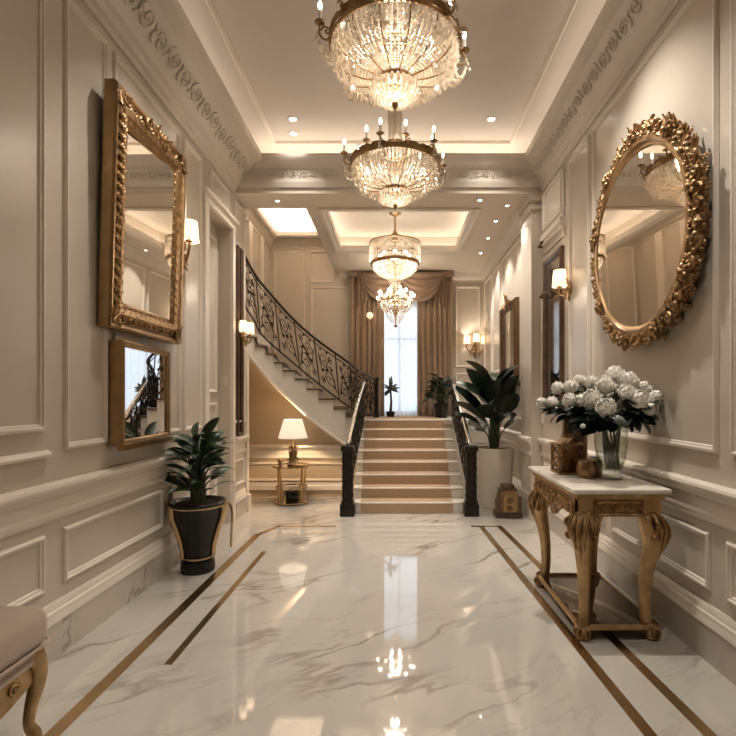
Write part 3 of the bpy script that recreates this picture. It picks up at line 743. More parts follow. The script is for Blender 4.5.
# lower mirror: hung at a slight angle to the wall
lm = thing('wall_mirror', 'small plain gold framed mirror below the large carved one', 'mirror', (XL+.015, 3.86, 1.05), rot=(0, 0, math.radians(4.3)))
W2, H2 = .78, .66   # local -Y from far edge to near edge
f = MB().ring((0, 0, 0), (0, -1, 0), (0, 0, 1), (1, 0, 0), W2, H2, [(0, -.01), (0, .028), (.01, .034), (.025, .03), (.04, .018), (.042, .008)]).build('frame', M['goldsm'], lm, local=True, angle=30); fixnormals(f)
MB().box(.002, .012, -W2+.035, -.035, .035, H2-.035).build('glass', M['mirror'], lm, local=True, flat=True)
MB().box(-.012, .002, -W2+.02, -.02, .02, H2-.02).build('backing', M['dwood'], lm, local=True)
mb = MB(); tt = math.tan(math.radians(4.3))
q = [[mb.av((x, y, z)) for x, y in ((.0, -W2+.003), (.0, -.003), (-.012, -.003), (-.012-W2*tt, -W2+.003))] for z in (.003, H2-.003)]
mb.f += [q[0][::-1], q[1]]+[[q[0][j], q[0][(j+1) % 4], q[1][(j+1) % 4], q[1][j]] for j in range(4)]
o = mb.build('wedge_frame', M['goldsm'], lm, local=True, flat=True); fixnormals(o)
MB().box(0, .045, -W2-.01, .01, -.025, .012).build('sill', M['goldsm'], lm, local=True)

# tall narrow dark mirror on left wall end
nm = thing('wall_mirror', 'tall narrow dark wood framed mirror at far end of left wall', 'mirror', (XL+.001, 5.66, .88))
MB().ring((XL, 5.58, .92), (0, 1, 0), (0, 0, 1), (1, 0, 0), .20, 2.14, [(0, 0), (0, .03), (.01, .04), (.03, .035), (.045, .015)]).build('frame', M['dwood'], nm)
MB().box(XL, XL+.012, 5.61, 5.75, .95, 3.03).build('glass', M['dglass'], nm, flat=True)

# ------------------------------------------------------------------ round mirror on the right wall
rm = thing('wall_mirror', 'big round mirror with heavy carved gold leaf frame on right wall', 'mirror', (XR-.012, 3.18, 1.62), rot=(0, -math.radians(1.6), 0))
RC = V((0, 0, .735))
def rmp(r, a, x): return RC+V((x, r*math.cos(a), r*math.sin(a)))
mb = MB()
prof = [(.655, 0), (.66, -.03), (.655, -.05), (.64, -.058), (.615, -.06), (.60, -.075), (.575, -.075), (.56, -.055), (.545, -.05), (.535, -.02)]
n = 72; rings = [[mb.av(rmp(r, 2*PI*j/n, x)) for j in range(n)] for r, x in prof]
for a, b in zip(rings, rings[1:]):
    for j in range(n): mb.f.append([a[j], a[(j+1) % n], b[(j+1) % n], b[j]])
fr = mb.build('frame', M['goldsm'], rm, local=True, angle=30); fixnormals(fr)
mb = MB(); rr = random.Random(3)
for i in range(46):
    a = 2*PI*i/46+rr.uniform(-.03, .03); er = V((0, math.cos(a), math.sin(a))); et = V((0, -math.sin(a), math.cos(a)))
    h = 1 if math.cos(a) > 0 else -1
    acanthus(mb, rmp(.635+rr.uniform(-.015, .02), a, -.045), er*rr.uniform(.3, .9)+et*h, V((-1, 0, 0))+er*.35, rr.uniform(.08, .115))
    acanthus(mb, rmp(.655, a+.05, -.02), er*.5+et*h*rr.uniform(-.2, 1), V((-.4, 0, 0))+er, rr.uniform(.045, .07))
    acanthus(mb, rmp(.605+rr.uniform(0, .02), a+.06, -.055), et*h+er*rr.uniform(-.4, .3), (-1, 0, 0), rr.uniform(.055, .085))
    mb.scroll(rmp(.655+rr.uniform(-.02, .02), a+.05, -.062), er, et*h, rr.uniform(.028, .042), 1.3, 0, 1, .011, 6, 12)
    mb.scroll(rmp(.61, a+.03, -.07), et, er*h, .022, 1.2, 0, 1, .009, 6, 10)
    for q in range(3):
        mb.ball(rmp(rr.uniform(.60, .68), a+rr.uniform(0, .13), -.068), rr.uniform(.010, .019), 7, 5)
    if i % 5 == 2:
        mb.ball(rmp(.64, a, -.095), .018, 8, 6)
        for k in range(6):
            b_ = k*PI/3; mb.blob(rmp(.64, a, -.087)+(er*math.cos(b_)+et*math.sin(b_))*.028, (er*math.cos(b_)+et*math.sin(b_))*.022, (-er*math.sin(b_)+et*math.cos(b_))*.015, (.010, 0, 0), 7, 4)
mb.build('carving', M['gold'], fr, local=True)
for a, s_ in ((PI/2, .085), (PI/2+.13, .07), (PI/2-.13, .07)):
    mb = MB(); acanthus(mb, rmp(.63, a, -.06), V((0, math.cos(a), math.sin(a))), (-1, 0, 0), s_); mb.build('crest_leaf', M['gold'], fr, local=True)

gx = lambda y, d: -.038-d-.058*y
mb = MB(); c = mb.av(RC+V((-.044, 0, 0))); g = [mb.av(rmp(.545, 2*PI*j/72, gx(.545*math.cos(2*PI*j/72), .006))) for j in range(72)]
c2 = mb.av(RC+V((-.038, 0, 0))); g2 = [mb.av(rmp(.545, 2*PI*j/72, gx(.545*math.cos(2*PI*j/72), 0))) for j in range(72)]
for j in range(72): mb.f += [[c, g[j], g[(j+1) % 72]], [c2, g2[(j+1) % 72], g2[j]], [g[j], g2[j], g2[(j+1) % 72], g[(j+1) % 72]]]
o = mb.build('glass', M['mirror'], rm, local=True, flat=True); fixnormals(o)

# tall dark mirror on right wall
tm = thing('wall_mirror', 'tall dark bronze framed mirror on right wall behind the white flowers', 'mirror', (XR-.001, 5.06, 1.2))
MB().ring((XR, 5.36, 1.25), (0, -1, 0), (0, 0, 1), (-1, 0, 0), .58, 1.56, [(0, 0), (0, .03), (.012, .045), (.035, .04), (.06, .02), (.07, .012)]).build('frame', M['dwood'], tm)
MB().box(XR-.014, XR, 4.82, 5.32, 1.29, 2.77).build('glass', M['dglass'], tm, flat=True)
MB().tube([(XR-.03, 5.33, 2.42), (XR-.075, 5.32, 2.42), (XR-.075, 5.22, 2.44), (XR-.04, 5.2, 2.45)], .014, 6).build('hook', M['bronze'], tm)
# passage mirror
pm = thing('wall_mirror', 'dark gold arched mirror on the passage wall above the big plant', 'mirror', (XB-.001, 6.9, 1.5))
MB().ring((XB, 7.35, 1.55), (0, -1, 0), (0, 0, 1), (-1, 0, 0), .92, 1.1, [(0, 0), (0, .05), (.02, .07), (.05, .06), (.09, .03), (.1, .015)]).build('frame', M['bronze'], pm)
MB().box(XB-.02, XB, 6.5, 7.28, 1.62, 2.58).build('glass', M['mirror'], pm, flat=True)
mb = MB(); acanthus(mb, (XB-.05, 6.89, 2.62), (0, 0, 1), (-1, 0, 0), .16); acanthus(mb, (XB-.05, 6.8, 2.6), (0, -1, .4), (-1, 0, 0), .14); acanthus(mb, (XB-.05, 6.98, 2.6), (0, 1, .4), (-1, 0, 0), .14); mb.build('crest', M['gold'], pm)
MB().box(XB-.09, XB, 6.38, 7.40, 1.50, 1.56).build('ledge', M['bronze'], pm)

# ------------------------------------------------------------------ sconces
def sconce(label, wall_pt, nrm, shades, sw_=.075, sh=.13, energy=9, bulk=1.0):
    """shades: list of offsets (along, out, up) from the wall point; along = horizontal tangent"""
    nrm = V(nrm); al = V((-nrm.y, nrm.x, 0)); c = V(wall_pt)
    t = thing('wall_sconce', label, 'wall lamp', c)
    mb = MB(); mb.blob(c+nrm*.012, al*.04*bulk, nrm*.02, V((0, 0, .085*bulk)), 12, 8); mb.blob(c+nrm*.02, al*.025*bulk, nrm*.03, V((0, 0, .03)), 10, 6)
    mb.blob(c+nrm*.015-V((0, 0, .09*bulk)), al*.02, nrm*.016, V((0, 0, .04)), 8, 5)
    acanthus(mb, c+nrm*.03+V((0, 0, .04)), (0, 0, 1), nrm, .07*bulk)
    acanthus(mb, c+nrm*.03-V((0, 0, .03)), (0, 0, -1), nrm, .08*bulk)
    mb.build('back_plate', M['goldsm'], t)
    for (a, o_, u) in shades:
        e = c+al*a+nrm*o_+V((0, 0, u))
        mb = MB(); pts = smooth([c+nrm*.02-V((0, 0, .02)), c+al*a*.5+nrm*o_*.55-V((0, 0, .065)), e-V((0, 0, .14))+(al*a+nrm*o_)*.05, e-V((0, 0, .075))], 6)
        mb.tube(pts, .0095*bulk, 8); 
        mb.scroll(c+al*a*.5+nrm*o_*.5-V((0, 0, .02)), (al*a+nrm*o_).normalized(), (0, 0, 1), .035*bulk, 1.3, PI, 1, .008, 6, 14)
        mb.lathe([(.004, -.10), (.026, -.085), (.03, -.078), (.012, -.072), (.012, -.02)], e, 14)
        for k in range(4): acanthus(mb, c+(pts[6]-c)*1.0, (al*math.cos(k*1.57)+V((0, 0, 1))*math.sin(k*1.57)), nrm, .035*bulk)
        arm = mb.build('arm', M['goldsm'], t)
        mb = MB(); mb.lathe([(sw_, -sh*.5), (sw_*.80, sh*.5)], e, 24); mb.lathe([(sw_*.80-.003, sh*.5), (sw_-.003, -sh*.5)], e, 24)
        shd = mb.build('shade', M['shade'], arm)
        MB().ball(e-V((0, 0, .005)), .02, 8, 6).build('bulb', M['bulb'], arm)
        light('POINT', e+V((0, 0, .012)), energy, (1, .84, .66), .03, t)
    return t
sconce('gold sconce with cream shade beside the large rectangular mirror', (XL, 4.14, 2.53), (1, 0, 0), [(-.03, .085, .19)], .083, .165, 5, 1.2)
sconce('gold two shade sconce on dark strip at left wall end', (XL+.04, 5.66, 2.03), (1, 0, 0), [(-.09, .05, .12), (.08, .08, .12)], .045, .125, 4, .9)
sconce('gold sconce with cream shade left of the round mirror', (XR, 4.60, 2.36), (-1, 0, 0), [(-.05, .09, .10)], .07, .155, 5, .9)
sconce('gold three shade sconce in far corner beside right drape', (1.44, YW, 2.22), (0, -1, 0), [(.155, .08, .17), (0, .14, .20), (-.155, .08, .17)], .06, .14, 8, 1.3)

# ------------------------------------------------------------------ downlights
def downlight(x, y, z, label, e=16, r=.04):
    t = thing('downlight', label, 'downlight', (x, y, z))
    MB().lathe([(r*1.35, 0), (r*1.3, -.008), (r, -.008), (r*.95, 0)], (x, y, z), 20).build('trim_ring', M['trim'], t)
    MB().lathe([(r, -.003), (.0005, -.003)], (x, y, z), 20).build('lens', M['lens'], t)
    light('SPOT', (x, y, z-.03), e, (1, .93, .83), .04, t, spot_size=math.radians(95), spot_blend=.7)
DL = [(-1.05, 5.14, ZC, 'recessed downlight in hall ceiling left of second chandelier'), (-1.10, 5.42, ZC, 'recessed downlight at far left end of hall tray'), (.99, 5.14, ZC, 'recessed downlight in hall ceiling right of second chandelier'),
      (-1.05, 3.4, ZC, 'recessed downlight in hall ceiling left of first chandelier'), (.93, 3.15, ZC, 'recessed downlight in hall ceiling right of first chandelier'),
      (-1.05, 1.6, ZC, 'recessed downlight above the left wall near the bench'), (.99, 1.6, ZC, 'recessed downlight above the right wall near the front'),
      (.965, 5.68, 3.6, 'small downlight in the beam left of the pilaster'), (1.31, 5.84, 3.6, 'bright downlight in the beam beside the pilaster'), (-1.34, 5.7, 3.6, 'small downlight at left end of the beam'),
      (1.28, 6.35, 3.6, 'nearest of three downlights along passage ceiling right edge'), (1.31, 7.03, 3.6, 'middle of three downlights along passage ceiling right edge'), (1.33, 7.76, 3.6, 'farthest of three downlights along passage ceiling right edge'),
      (-1.60, 6.02, 4.2, 'added unseen downlight behind the beam, brightening the curved stairs')]  # last entry is an added lamp, out of view, to brighten the stairwell
for i, d in enumerate(DL): downlight(*d, e=(50, 50, 50, 140, 270, 8, 110)[i] if i < 7 else (60 if i < 10 else 85), r=(.036 if i < 7 else .022))

# ------------------------------------------------------------------ chandeliers
def beads(mb, prof, n, per, r, phase=0, h=1.0):
    """strands of beads on a surface of revolution; prof = [(r,z)]"""
    L = [0]
    for a, b in zip(prof, prof[1:]): L.append(L[-1]+math.hypot(b[0]-a[0], b[1]-a[1]))
    def at(t):
        d = t*L[-1]
        for i in range(len(prof)-1):
            if d <= L[i+1]+1e-9:
                q = (d-L[i])/(L[i+1]-L[i]); return prof[i][0]+(prof[i+1][0]-prof[i][0])*q, prof[i][1]+(prof[i+1][1]-prof[i][1])*q
        return prof[-1]
    for j in range(n):
        a = 2*PI*(j+phase)/n
        for k in range(per):
            q, z = at((k+.5)/per); s_ = r*(.55+.45*q/prof[0][0])
            mb.octa((q*math.cos(a), q*math.sin(a), z), s_, s_*1.15*h)
def basket_chandelier(label, loc, ztop, Rr=.40):
    t = thing('chandelier', label, 'chandelier', loc, 'crystal basket chandeliers along the hall')
    b = lambda m, n, mat, par=t, **k: m.build(n, M[mat], par, local=True, **k)
    # ring
    ringo = b(MB().lathe([(Rr-.012, -.02), (Rr+.006, -.024), (Rr+.014, -.014), (Rr+.010, 0), (Rr+.016, .012), (Rr+.008, .022), (Rr-.012, .02), (Rr-.012, -.02)], n=64), 'ring', 'chbr')
    mb = MB(); n = 216; rs = [[mb.av(((Rr+dr)*math.cos(2*PI*j/n), (Rr+dr)*math.sin(2*PI*j/n), zz+tp*(.016*abs(math.sin(18*PI*j/n))**.7+.006*abs(math.sin(36*PI*j/n))))) for j in range(n)] for dr, zz, tp in ((.010, .016, 0), (.016, .022, 1), (.006, .022, 1), (.002, .016, 0))]
    for a_, b_ in zip(rs, rs[1:]):
        for j in range(n): mb.f.append([a_[j], a_[(j+1) % n], b_[(j+1) % n], b_[j]])
    b(mb, 'crest_edge', 'chbr', ringo)
    # bowl of strands
    prof = [(Rr-.005, -.02), (Rr*.97, -.07), (Rr*.88, -.125), (Rr*.72, -.165), (Rr*.5, -.19), (Rr*.26, -.205)]
    mb = MB(); beads(mb, prof, 72, 19, .0135)
    bowl = b(mb, 'crystal_bowl', 'crystal', flat=True)
    mb = MB()
    for k in range(14):
        a = 2*PI*k/14; mb.tube([(q*.985*math.cos(a), q*.985*math.sin(a), z-.008) for q, z in prof], .0048, 5)
    b(mb, 'bowl_rib', 'chbr', bowl)
    # scalloped fringe of larger crystals
    mb = MB()
    for k in range(40):
        a = 2*PI*k/40
        for (q, z, s_) in ((Rr*.99, -.085, .020), (Rr*.93, -.135, .023), (Rr*.83, -.175, .024), (Rr*.70, -.205, .024)):
            mb.octa((q*math.cos(a), q*math.sin(a), z-(.014 if k % 2 else 0)), s_*.75, s_)
    b(mb, 'crystal_fringe', 'crystal', flat=True)
    # collar + lower dish
    b(MB().lathe([(Rr*.20, -.185), (Rr*.27, -.19), (Rr*.27, -.20), (Rr*.245, -.205), (Rr*.245, -.235), (Rr*.27, -.24), (Rr*.26, -.25), (Rr*.1, -.25)], n=32), 'collar', 'chbr')
    mb = MB(); beads(mb, [(Rr*.28, -.245), (Rr*.37, -.265), (Rr*.36, -.30), (Rr*.26, -.335), (Rr*.08, -.35)], 26, 8, .0165)
    for k in range(22):
        a = 2*PI*k/22; mb.octa((Rr*.40*math.cos(a), Rr*.40*math.sin(a), -.285-(.012 if k % 2 else 0)), .016, .024)
    b(mb, 'crystal_dish', 'crystal', flat=True)
    b(MB().ball((0, 0, -.355), .022).lathe([(.002, -.40), (.012, -.385), (.02, -.37), (.01, -.36)], n=12), 'finial', 'chbr')
    light('POINT', V(loc)+V((0, 0, -.295)), 7, (1, .88, .74), .05, t)
    # centre column
    mb = MB(); beads(mb, [(.075, .05), (.058, .2), (.05, .36), (.062, .45), (.05, .5)], 16, 22, .012, h=1.6)
    b(mb, 'crystal_column', 'crystal', flat=True)
    H = ztop-loc[2]
    b(MB().tube([(0, 0, -.25), (0, 0, H-.02)], .012, 10).lathe([(.03, .5), (.065, .505), (.07, .52), (.055, .54), (.03, .56), (.02, .6)], n=20).lathe([(.07, .03), (.08, .04), (.07, .055), (.03, .06)], n=20), 'stem', 'chbr')
    b(MB().lathe([(.001, H), (.085, H), (.09, H-.015), (.06, H-.03), (.03, H-.05), (.012, H-.06)], n=24), 'ceiling_rose', 'chbr')
    # spokes from stem to ring
    mb = MB()
    for k in range(6):
        a = 2*PI*k/6; mb.tube([(.02*math.cos(a), .02*math.sin(a), .03), (Rr*.98*math.cos(a), Rr*.98*math.sin(a), .0)], .006, 6)
    b(mb, 'spokes', 'chbr')
    # arms
    na = 12
    for k in range(na):
        a = 2*PI*(k+.5)/na; e = V((math.cos(a), math.sin(a), 0)); z = V((0, 0, 1)); lift = .05 if k % 2 else 0
        ro = Rr+.07 if k % 2 == 0 else Rr-.05
        mb = MB(); mb.tube(smooth([e*Rr, e*(Rr+(ro-Rr)*.5)-z*.035, e*ro-z*.01, e*ro+z*(.05+lift)], 5), .007, 6)
        mb.lathe([(.004, .05+lift), (.03, .058+lift), (.034, .066+lift), (.012, .07+lift)], e*ro, 12)
        mb.scroll(e*(Rr+.03)+z*.02, e, z, .03, 1.2, 0, 1, .006, 5, 12)
        arm = b(mb, 'arm', 'chbr')
        b(MB().lathe([(.010, .065+lift), (.010, .135+lift), (.004, .138+lift)], e*ro, 10), 'candle', 'candle', arm)
        b(MB().blob(e*ro+z*(.165+lift), (.013, 0, 0), (0, .013, 0), (0, 0, .03), 8, 6), 'bulb', 'bulb', arm)
        mb = MB()
        for q in range(4):
            mb.octa(e*(ro+.012*q)+z*(.03-.028*q), .011, .017)
        if k % 2 == 0:
            for dk in (-1, 0, 1):
                a2 = a+dk*.16; e2 = V((math.cos(a2), math.sin(a2), 0))
                for q in range(9):
                    u = q/8; mb.octa(lerp(e*(ro+.02), e2*Rr*.97, u)+z*(-.02-.115*u-.06*math.sin(PI*u)), .0125, .017)
        b(mb, 'crystal_drop', 'crystal', arm, flat=True)
    light('SPOT', V(loc)+V((0, 0, .10)), 44, (1, .83, .62), .16, t, spot_size=math.radians(165), spot_blend=.5)
    light('POINT', V(loc)+V((0, 0, -.10)), 3, (1, .90, .78), .06, t)
    light('POINT', V(loc)+V((0, 0, .20)), 5, (1, .90, .78), .14, t)
    return t
basket_chandelier('nearest and largest crystal basket chandelier at the top of the hall', (0, 3.15, 3.56), ZC)
basket_chandelier('second crystal basket chandelier with upright candle bulbs, before the beam', (0, 4.60, 3.48), ZC)

def drum_chandelier(loc, ztop):
    t = thing('chandelier', 'crystal drum chandelier hanging from the lit passage tray', 'chandelier', loc)
    b = lambda m, n, mat, par=t, **k: m.build(n, M[mat], par, local=True, **k)
    Rr = .31
    mb = MB()
    for k in range(64):
        a = 2*PI*k/64; s_ = .35
        for q in range(5): mb.octa((s_*math.cos(a), s_*math.sin(a), .26-.052*q), .013, .028)
    b(mb, 'crystal_drum', 'crystal', flat=True)
    b(MB().lathe([(.335, .29), (.36, .285), (.36, .275), (.335, .27)], n=48), 'upper_ring', 'chbr')
    b(MB().lathe([(Rr-.01, -.02), (Rr+.03, -.02), (Rr+.035, 0), (Rr+.025, .025), (Rr-.01, .02)], n=48), 'ring', 'chbr')
    mb = MB(); beads(mb, [(Rr, -.02), (Rr*.94, -.08), (Rr*.75, -.14), (Rr*.45, -.19), (Rr*.2, -.21)], 44, 13, .013)
    b(mb, 'crystal_bowl', 'crystal', flat=True)
    mb = MB(); beads(mb, [(.07, -.21), (.085, -.24), (.06, -.28), (.02, -.31)], 14, 6, .013); mb.octa((0, 0, -.36), .02, .035)
    b(mb, 'crystal_pendant', 'crystal', flat=True)
    H = ztop-loc[2]
    b(MB().tube([(0, 0, -.2), (0, 0, H-.02)], .014, 10).lathe([(.02, .30), (.06, .31), (.05, .34), (.03, .38), (.04, .42), (.02, .46)], n=16), 'stem', 'brass')
    mb = MB()
    for k in range(8):
        a = 2*PI*k/8; mb.tube([(.03*math.cos(a), .03*math.sin(a), .40), (.345*math.cos(a), .345*math.sin(a), .28)], .006, 5); mb.tube([(.02*math.cos(a), .02*math.sin(a), 0), (Rr*math.cos(a), Rr*math.sin(a), 0)], .006, 5); mb.tube([(.345*math.cos(a), .345*math.sin(a), .28), (Rr*math.cos(a), Rr*math.sin(a), 0)], .004, 5)
    b(mb, 'frame_rods', 'chbr')
    b(MB().lathe([(.001, H), (.08, H), (.085, H-.015), (.05, H-.035), (.014, H-.05)], n=24), 'ceiling_rose', 'brass')
    for k in range(8):
        a = 2*PI*k/8; b(MB().ball((.2*math.cos(a), .2*math.sin(a), .12), .022, 8, 6), 'bulb', 'bulb')
    light('SPOT', V(loc)+V((0, 0, .22)), 60, (1, .85, .66), .14, t, spot_size=math.radians(165), spot_blend=.5)
    light('POINT', V(loc)+V((0, 0, .12)), 5, (1, .85, .66), .14, t)
    light('POINT', V(loc)+V((0, 0, -.07)), 6, (1, .90, .78), .06, t)
drum_chandelier((0, 6.9, 3.20), 3.90)
def arm_chandelier(loc, ztop):
    t = thing('chandelier', 'gold armed chandelier with round bulbs hanging before the tall window', 'chandelier', loc)
    b = lambda m, n, mat, par=t, **k: m.build(n, M[mat], par, local=True, **k)
    H = ztop-loc[2]
    b(MB().tube([(0, 0, -.38), (0, 0, H-.01)], .011, 8).lathe([(.01, .2), (.05, .12), (.03, .06), (.07, .0), (.04, -.08), (.06, -.16), (.02, -.25)], n=16), 'stem', 'brass')
    b(MB().lathe([(.001, H), (.07, H), (.07, H-.015), (.03, H-.04), (.012, H-.05)], n=20), 'ceiling_rose', 'brass')
    mb = MB(); beads(mb, [(.25, -.02), (.24, -.1), (.19, -.18)], 28, 6, .013); b(mb, 'upper_crystals', 'crystal', flat=True)
    mb = MB(); beads(mb, [(.17, -.16), (.14, -.25), (.06, -.36)], 18, 7, .013); b(mb, 'lower_crystals', 'crystal', flat=True)
    mb = MB(); beads(mb, [(.06, .3), (.12, .18), (.22, .05)], 12, 7, .011); b(mb, 'crystal_strands', 'crystal', flat=True)
    b(MB().lathe([(.245, -.02), (.26, -.02), (.26, 0), (.245, 0), (.245, -.02)], n=32).lathe([(.165, -.17), (.18, -.17), (.18, -.15), (.165, -.15)], n=32), 'rings', 'brass')
    b(MB().ball((0, 0, -.41), .03), 'finial', 'brass')
    for k in range(12):
        a = 2*PI*(k+.3)/12; e = V((math.cos(a), math.sin(a), 0)); z = V((0, 0, 1)); ro = .31 if k % 2 else .26; up = .03 if k % 2 else .10
        mb = MB(); mb.tube(smooth([e*.04, e*ro*.5-z*.1, e*ro-z*.04, e*ro+z*up], 5), .007, 6); mb.lathe([(.004, up-.01), (.026, up), (.028, up+.008), (.008, up+.012)], e*ro, 10)
        arm = b(mb, 'arm', 'brass')
        b(MB().ball(e*ro+z*(up+.04), .03, 10, 6), 'bulb', 'bulb', arm)
        mb = MB()
        for q in range(3): mb.octa(e*ro-z*(.02+.035*q), .012, .018)
        b(mb, 'crystal_drop', 'crystal', arm, flat=True)
    light('POINT', V(loc)+V((0, 0, -.05)), 24, (1, .85, .66), .1, t)
    light('POINT', V(loc)+V((0, 0, .15)), 20, (1, .85, .66), .1, t)
arm_chandelier((0.01, 8.25, 2.95), 3.6)
gl = thing('globe_lamp', 'small round white globe lamp on bracket against the left drape', 'wall lamp', (-.44, YW-.2, 2.75))
MB().ball((-.44, 8.72, 2.79), .06, 14, 10).build('globe', M['shade'], gl)
MB().tube([(-.44, YW-.08, 2.70), (-.44, 8.78, 2.66), (-.44, 8.72, 2.69), (-.44, 8.72, 2.74)], .009, 8).build('bracket', M['brass'], gl)

# ------------------------------------------------------------------ console table
def cabriole(parent, x, y, d, H, r=1.0, mat='tgold'):
    d = V((d[0], d[1], 0)).normalized(); s_ = V((-d.y, d.x, 0))
    prof = [(H, -.014, .058), (H-.04, .002, .064), (H-.09, .016, .064), (H-.15, .018, .056), (H-.22, .006, .046), (H-.32, -.012, .038), (H-.43, -.022, .033), (.14, -.022, .030), (.09, -.010, .031), (.055, .004, .035), (.03, .010, .037), (.004, .008, .03)]
    base = V((x, y, 0))
    pts = smooth([base+d*o_*r+V((0, 0, z)) for z, o_, q in prof], 3); rad = interp([q*r for z, o_, q in prof], 3)
    mb = MB(); mb.tube(pts, rad, 12, upv=(d.x, d.y, 0))
    for a in (-.8, -.27, .27, .8):   # raised flutes down the shaft
        mb.tube([p+(d*math.cos(a)+s_*math.sin(a))*(q*.96) for p, q in zip(pts[3:-5], rad[3:-5])], [q*.13 for q in rad[3:-5]], 5)
    leg = mb.build('leg', M[mat], parent)
    mb = MB()
    def hug(a, t0, t1, w):   # leaf lobe lying on the surface
        n0, n1 = int(t0*(len(pts)-1)), int(t1*(len(pts)-1)); L = n1-n0
        mb.tube([pts[k]+(d*math.cos(a)+s_*math.sin(a))*(rad[k]*1.02+.012*math.sin(PI*(k-n0)/L)) for k in range(n0, n1+1)], [max(.003, w*math.sin(PI*(.15+.8*(k-n0)/L))) for k in range(n0, n1+1)], 6, flat=1)
    for a, t1, w in ((0, .42, .017), (-.45, .36, .015), (.45, .36, .015), (-.95, .30, .015), (.95, .30, .015), (-1.5, .24, .013), (1.5, .24, .013)): hug(a, .03, t1, w*r)
    for h in (-1, 1):
        for up in (0, 1):
            mb.scroll(base+d*(.03-.01*up)*r+s_*(.062+.006*up)*h*r+V((0, 0, H-.05-.075*up)), d*.6+s_*h, (0, 0, 1), (.030-.008*up)*r, 1.3, PI*.5, h, .011*r, 6, 14)
    mb.build('knee_carving', M['gold'] if mat == 'tgold' else M[mat], leg)
    mb = MB(); fc = base+d*.012*r
    for a in (-1.2, -.4, .4, 1.2): mb.scroll(fc+(d*math.cos(a)+s_*math.sin(a))*.022+V((0, 0, .045)), d*math.cos(a)+s_*math.sin(a), (0, 0, 1), .024*r, 1.2, -PI*.5, 1, .012*r, 6, 14)
    mb.lathe([(.001, 0), (.034*r, 0), (.042*r, .012), (.032*r, .024), (.001, .024)], fc, 14)
    mb.lathe([(.034*r, .075), (.043*r, .085), (.036*r, .097)], fc-d*.008, 14)
    mb.build('foot', M['gold'] if mat == 'tgold' else M[mat], leg)
def interp(L, n):
    out = []
    for a, b in zip(L, L[1:]): out += [a+(b-a)*k/n for k in range(n)]
    return out+[L[-1]]
TX0, TX1, TY0, TY1 = .985, 1.495, 2.74, 3.66
ct = thing('console_table', 'carved gilt console table with pale marble top on curved legs', 'table', ((TX0+TX1)/2, (TY0+TY1)/2, 0))
mb = MB(); mb.bbox(TX0-.01, TX1+.02, TY0-.012, TY1+.01, .822, .852, .01, 3); mb.build('marble_top', M['topm'], ct)
ap = MB().box(TX0+.02, TX1-.005, TY0+.02, TY1-.02, .79, .822).box(TX0+.035, TX1-.02, TY0+.035, TY1-.035, .69, .79).build('apron', M['tgold'], ct)
mb = MB()
mb.ring((TX0+.12, TY0+.034, .70), (1, 0, 0), (0, 0, 1), (0, -1, 0), TX1-TX0-.24, .085, [(0, 0), (0, .012), (.006, .016), (.012, .012), (.014, 0)])
for i in range(7):
    x = TX0+.15+i*(TX1-TX0-.30)/6; mb.scroll((x, TY0+.03, .742), (1, 0, 0), (0, 0, 1 if i % 2 else -1), .022, 1.2, 0, 1, .006, 5, 12)
    mb.blob((x+.02, TY0+.03, .742), (.014, 0, 0), (0, .008, 0), (0, 0, .02), 6, 4)
mb.build('end_panel', M['gold'], ap)
mb = MB()   # long carved front (faces the hall) with a scalloped drop
L = TY1-TY0-.12
n = 24; A = []
for j in range(n+1):
    u = j/n; y = TY0+.06+L*u; drop = .05*(math.sin(PI*u)**2)*abs(math.cos(2*PI*u))+.03*(1 if .4 < u < .6 else 0)*math.sin((u-.4)/.2*PI)
    A.append([mb.av((TX0+.022, y, .79)), mb.av((TX0+.022, y, .69-drop)), mb.av((TX0+.045, y, .69-drop)), mb.av((TX0+.045, y, .79))])
for a, b in zip(A, A[1:]):
    for k in range(4): mb.f.append([a[k], a[(k+1) % 4], b[(k+1) % 4], b[k]])
for i in range(9):
    y = TY0+.11+i*(L-.1)/8; h = 1 if i % 2 else -1
    mb.scroll((TX0+.018, y, .735), (0, 1, 0), (0, 0, h), .042, 1.3, PI*(i % 2), 1, .011, 6, 14)
    acanthus(mb, (TX0+.024, y+.045, .735), (0, 1 if i < 4 else -1, .6*h), (-1, 0, 0), .06)
acanthus(mb, (TX0+.022, (TY0+TY1)/2, .755), (0, 0, -1), (-1, 0, 0), .09)
o = mb.build('carved_front', M['gold'], ap)
for (x, y, d) in ((TX0+.075, TY0+.075, (-.7, -1)), (TX1-.065, TY0+.075, (1, -.5)), (TX0+.075, TY1-.075, (-1, .5)), (TX1-.065, TY1-.075, (1, .5))): cabriole(ct, x, y, d, .70)
sh = MB().bbox(TX0+.05, TX1-.03, TY0+.05, TY1-.05, .055, .085, .006).build('shelf', M['dglass'], ct)
MB().ring((TX0+.035, TY0+.035, .05), (1, 0, 0), (0, 1, 0), (0, 0, 1), TX1-TX0-.055, TY1-TY0-.07, [(.004, .008), (0, .014), (0, .03), (.004, .036), (.018, .036), (.018, .008), (.004, .008)]).build('shelf_edge', M['tgold'], sh)

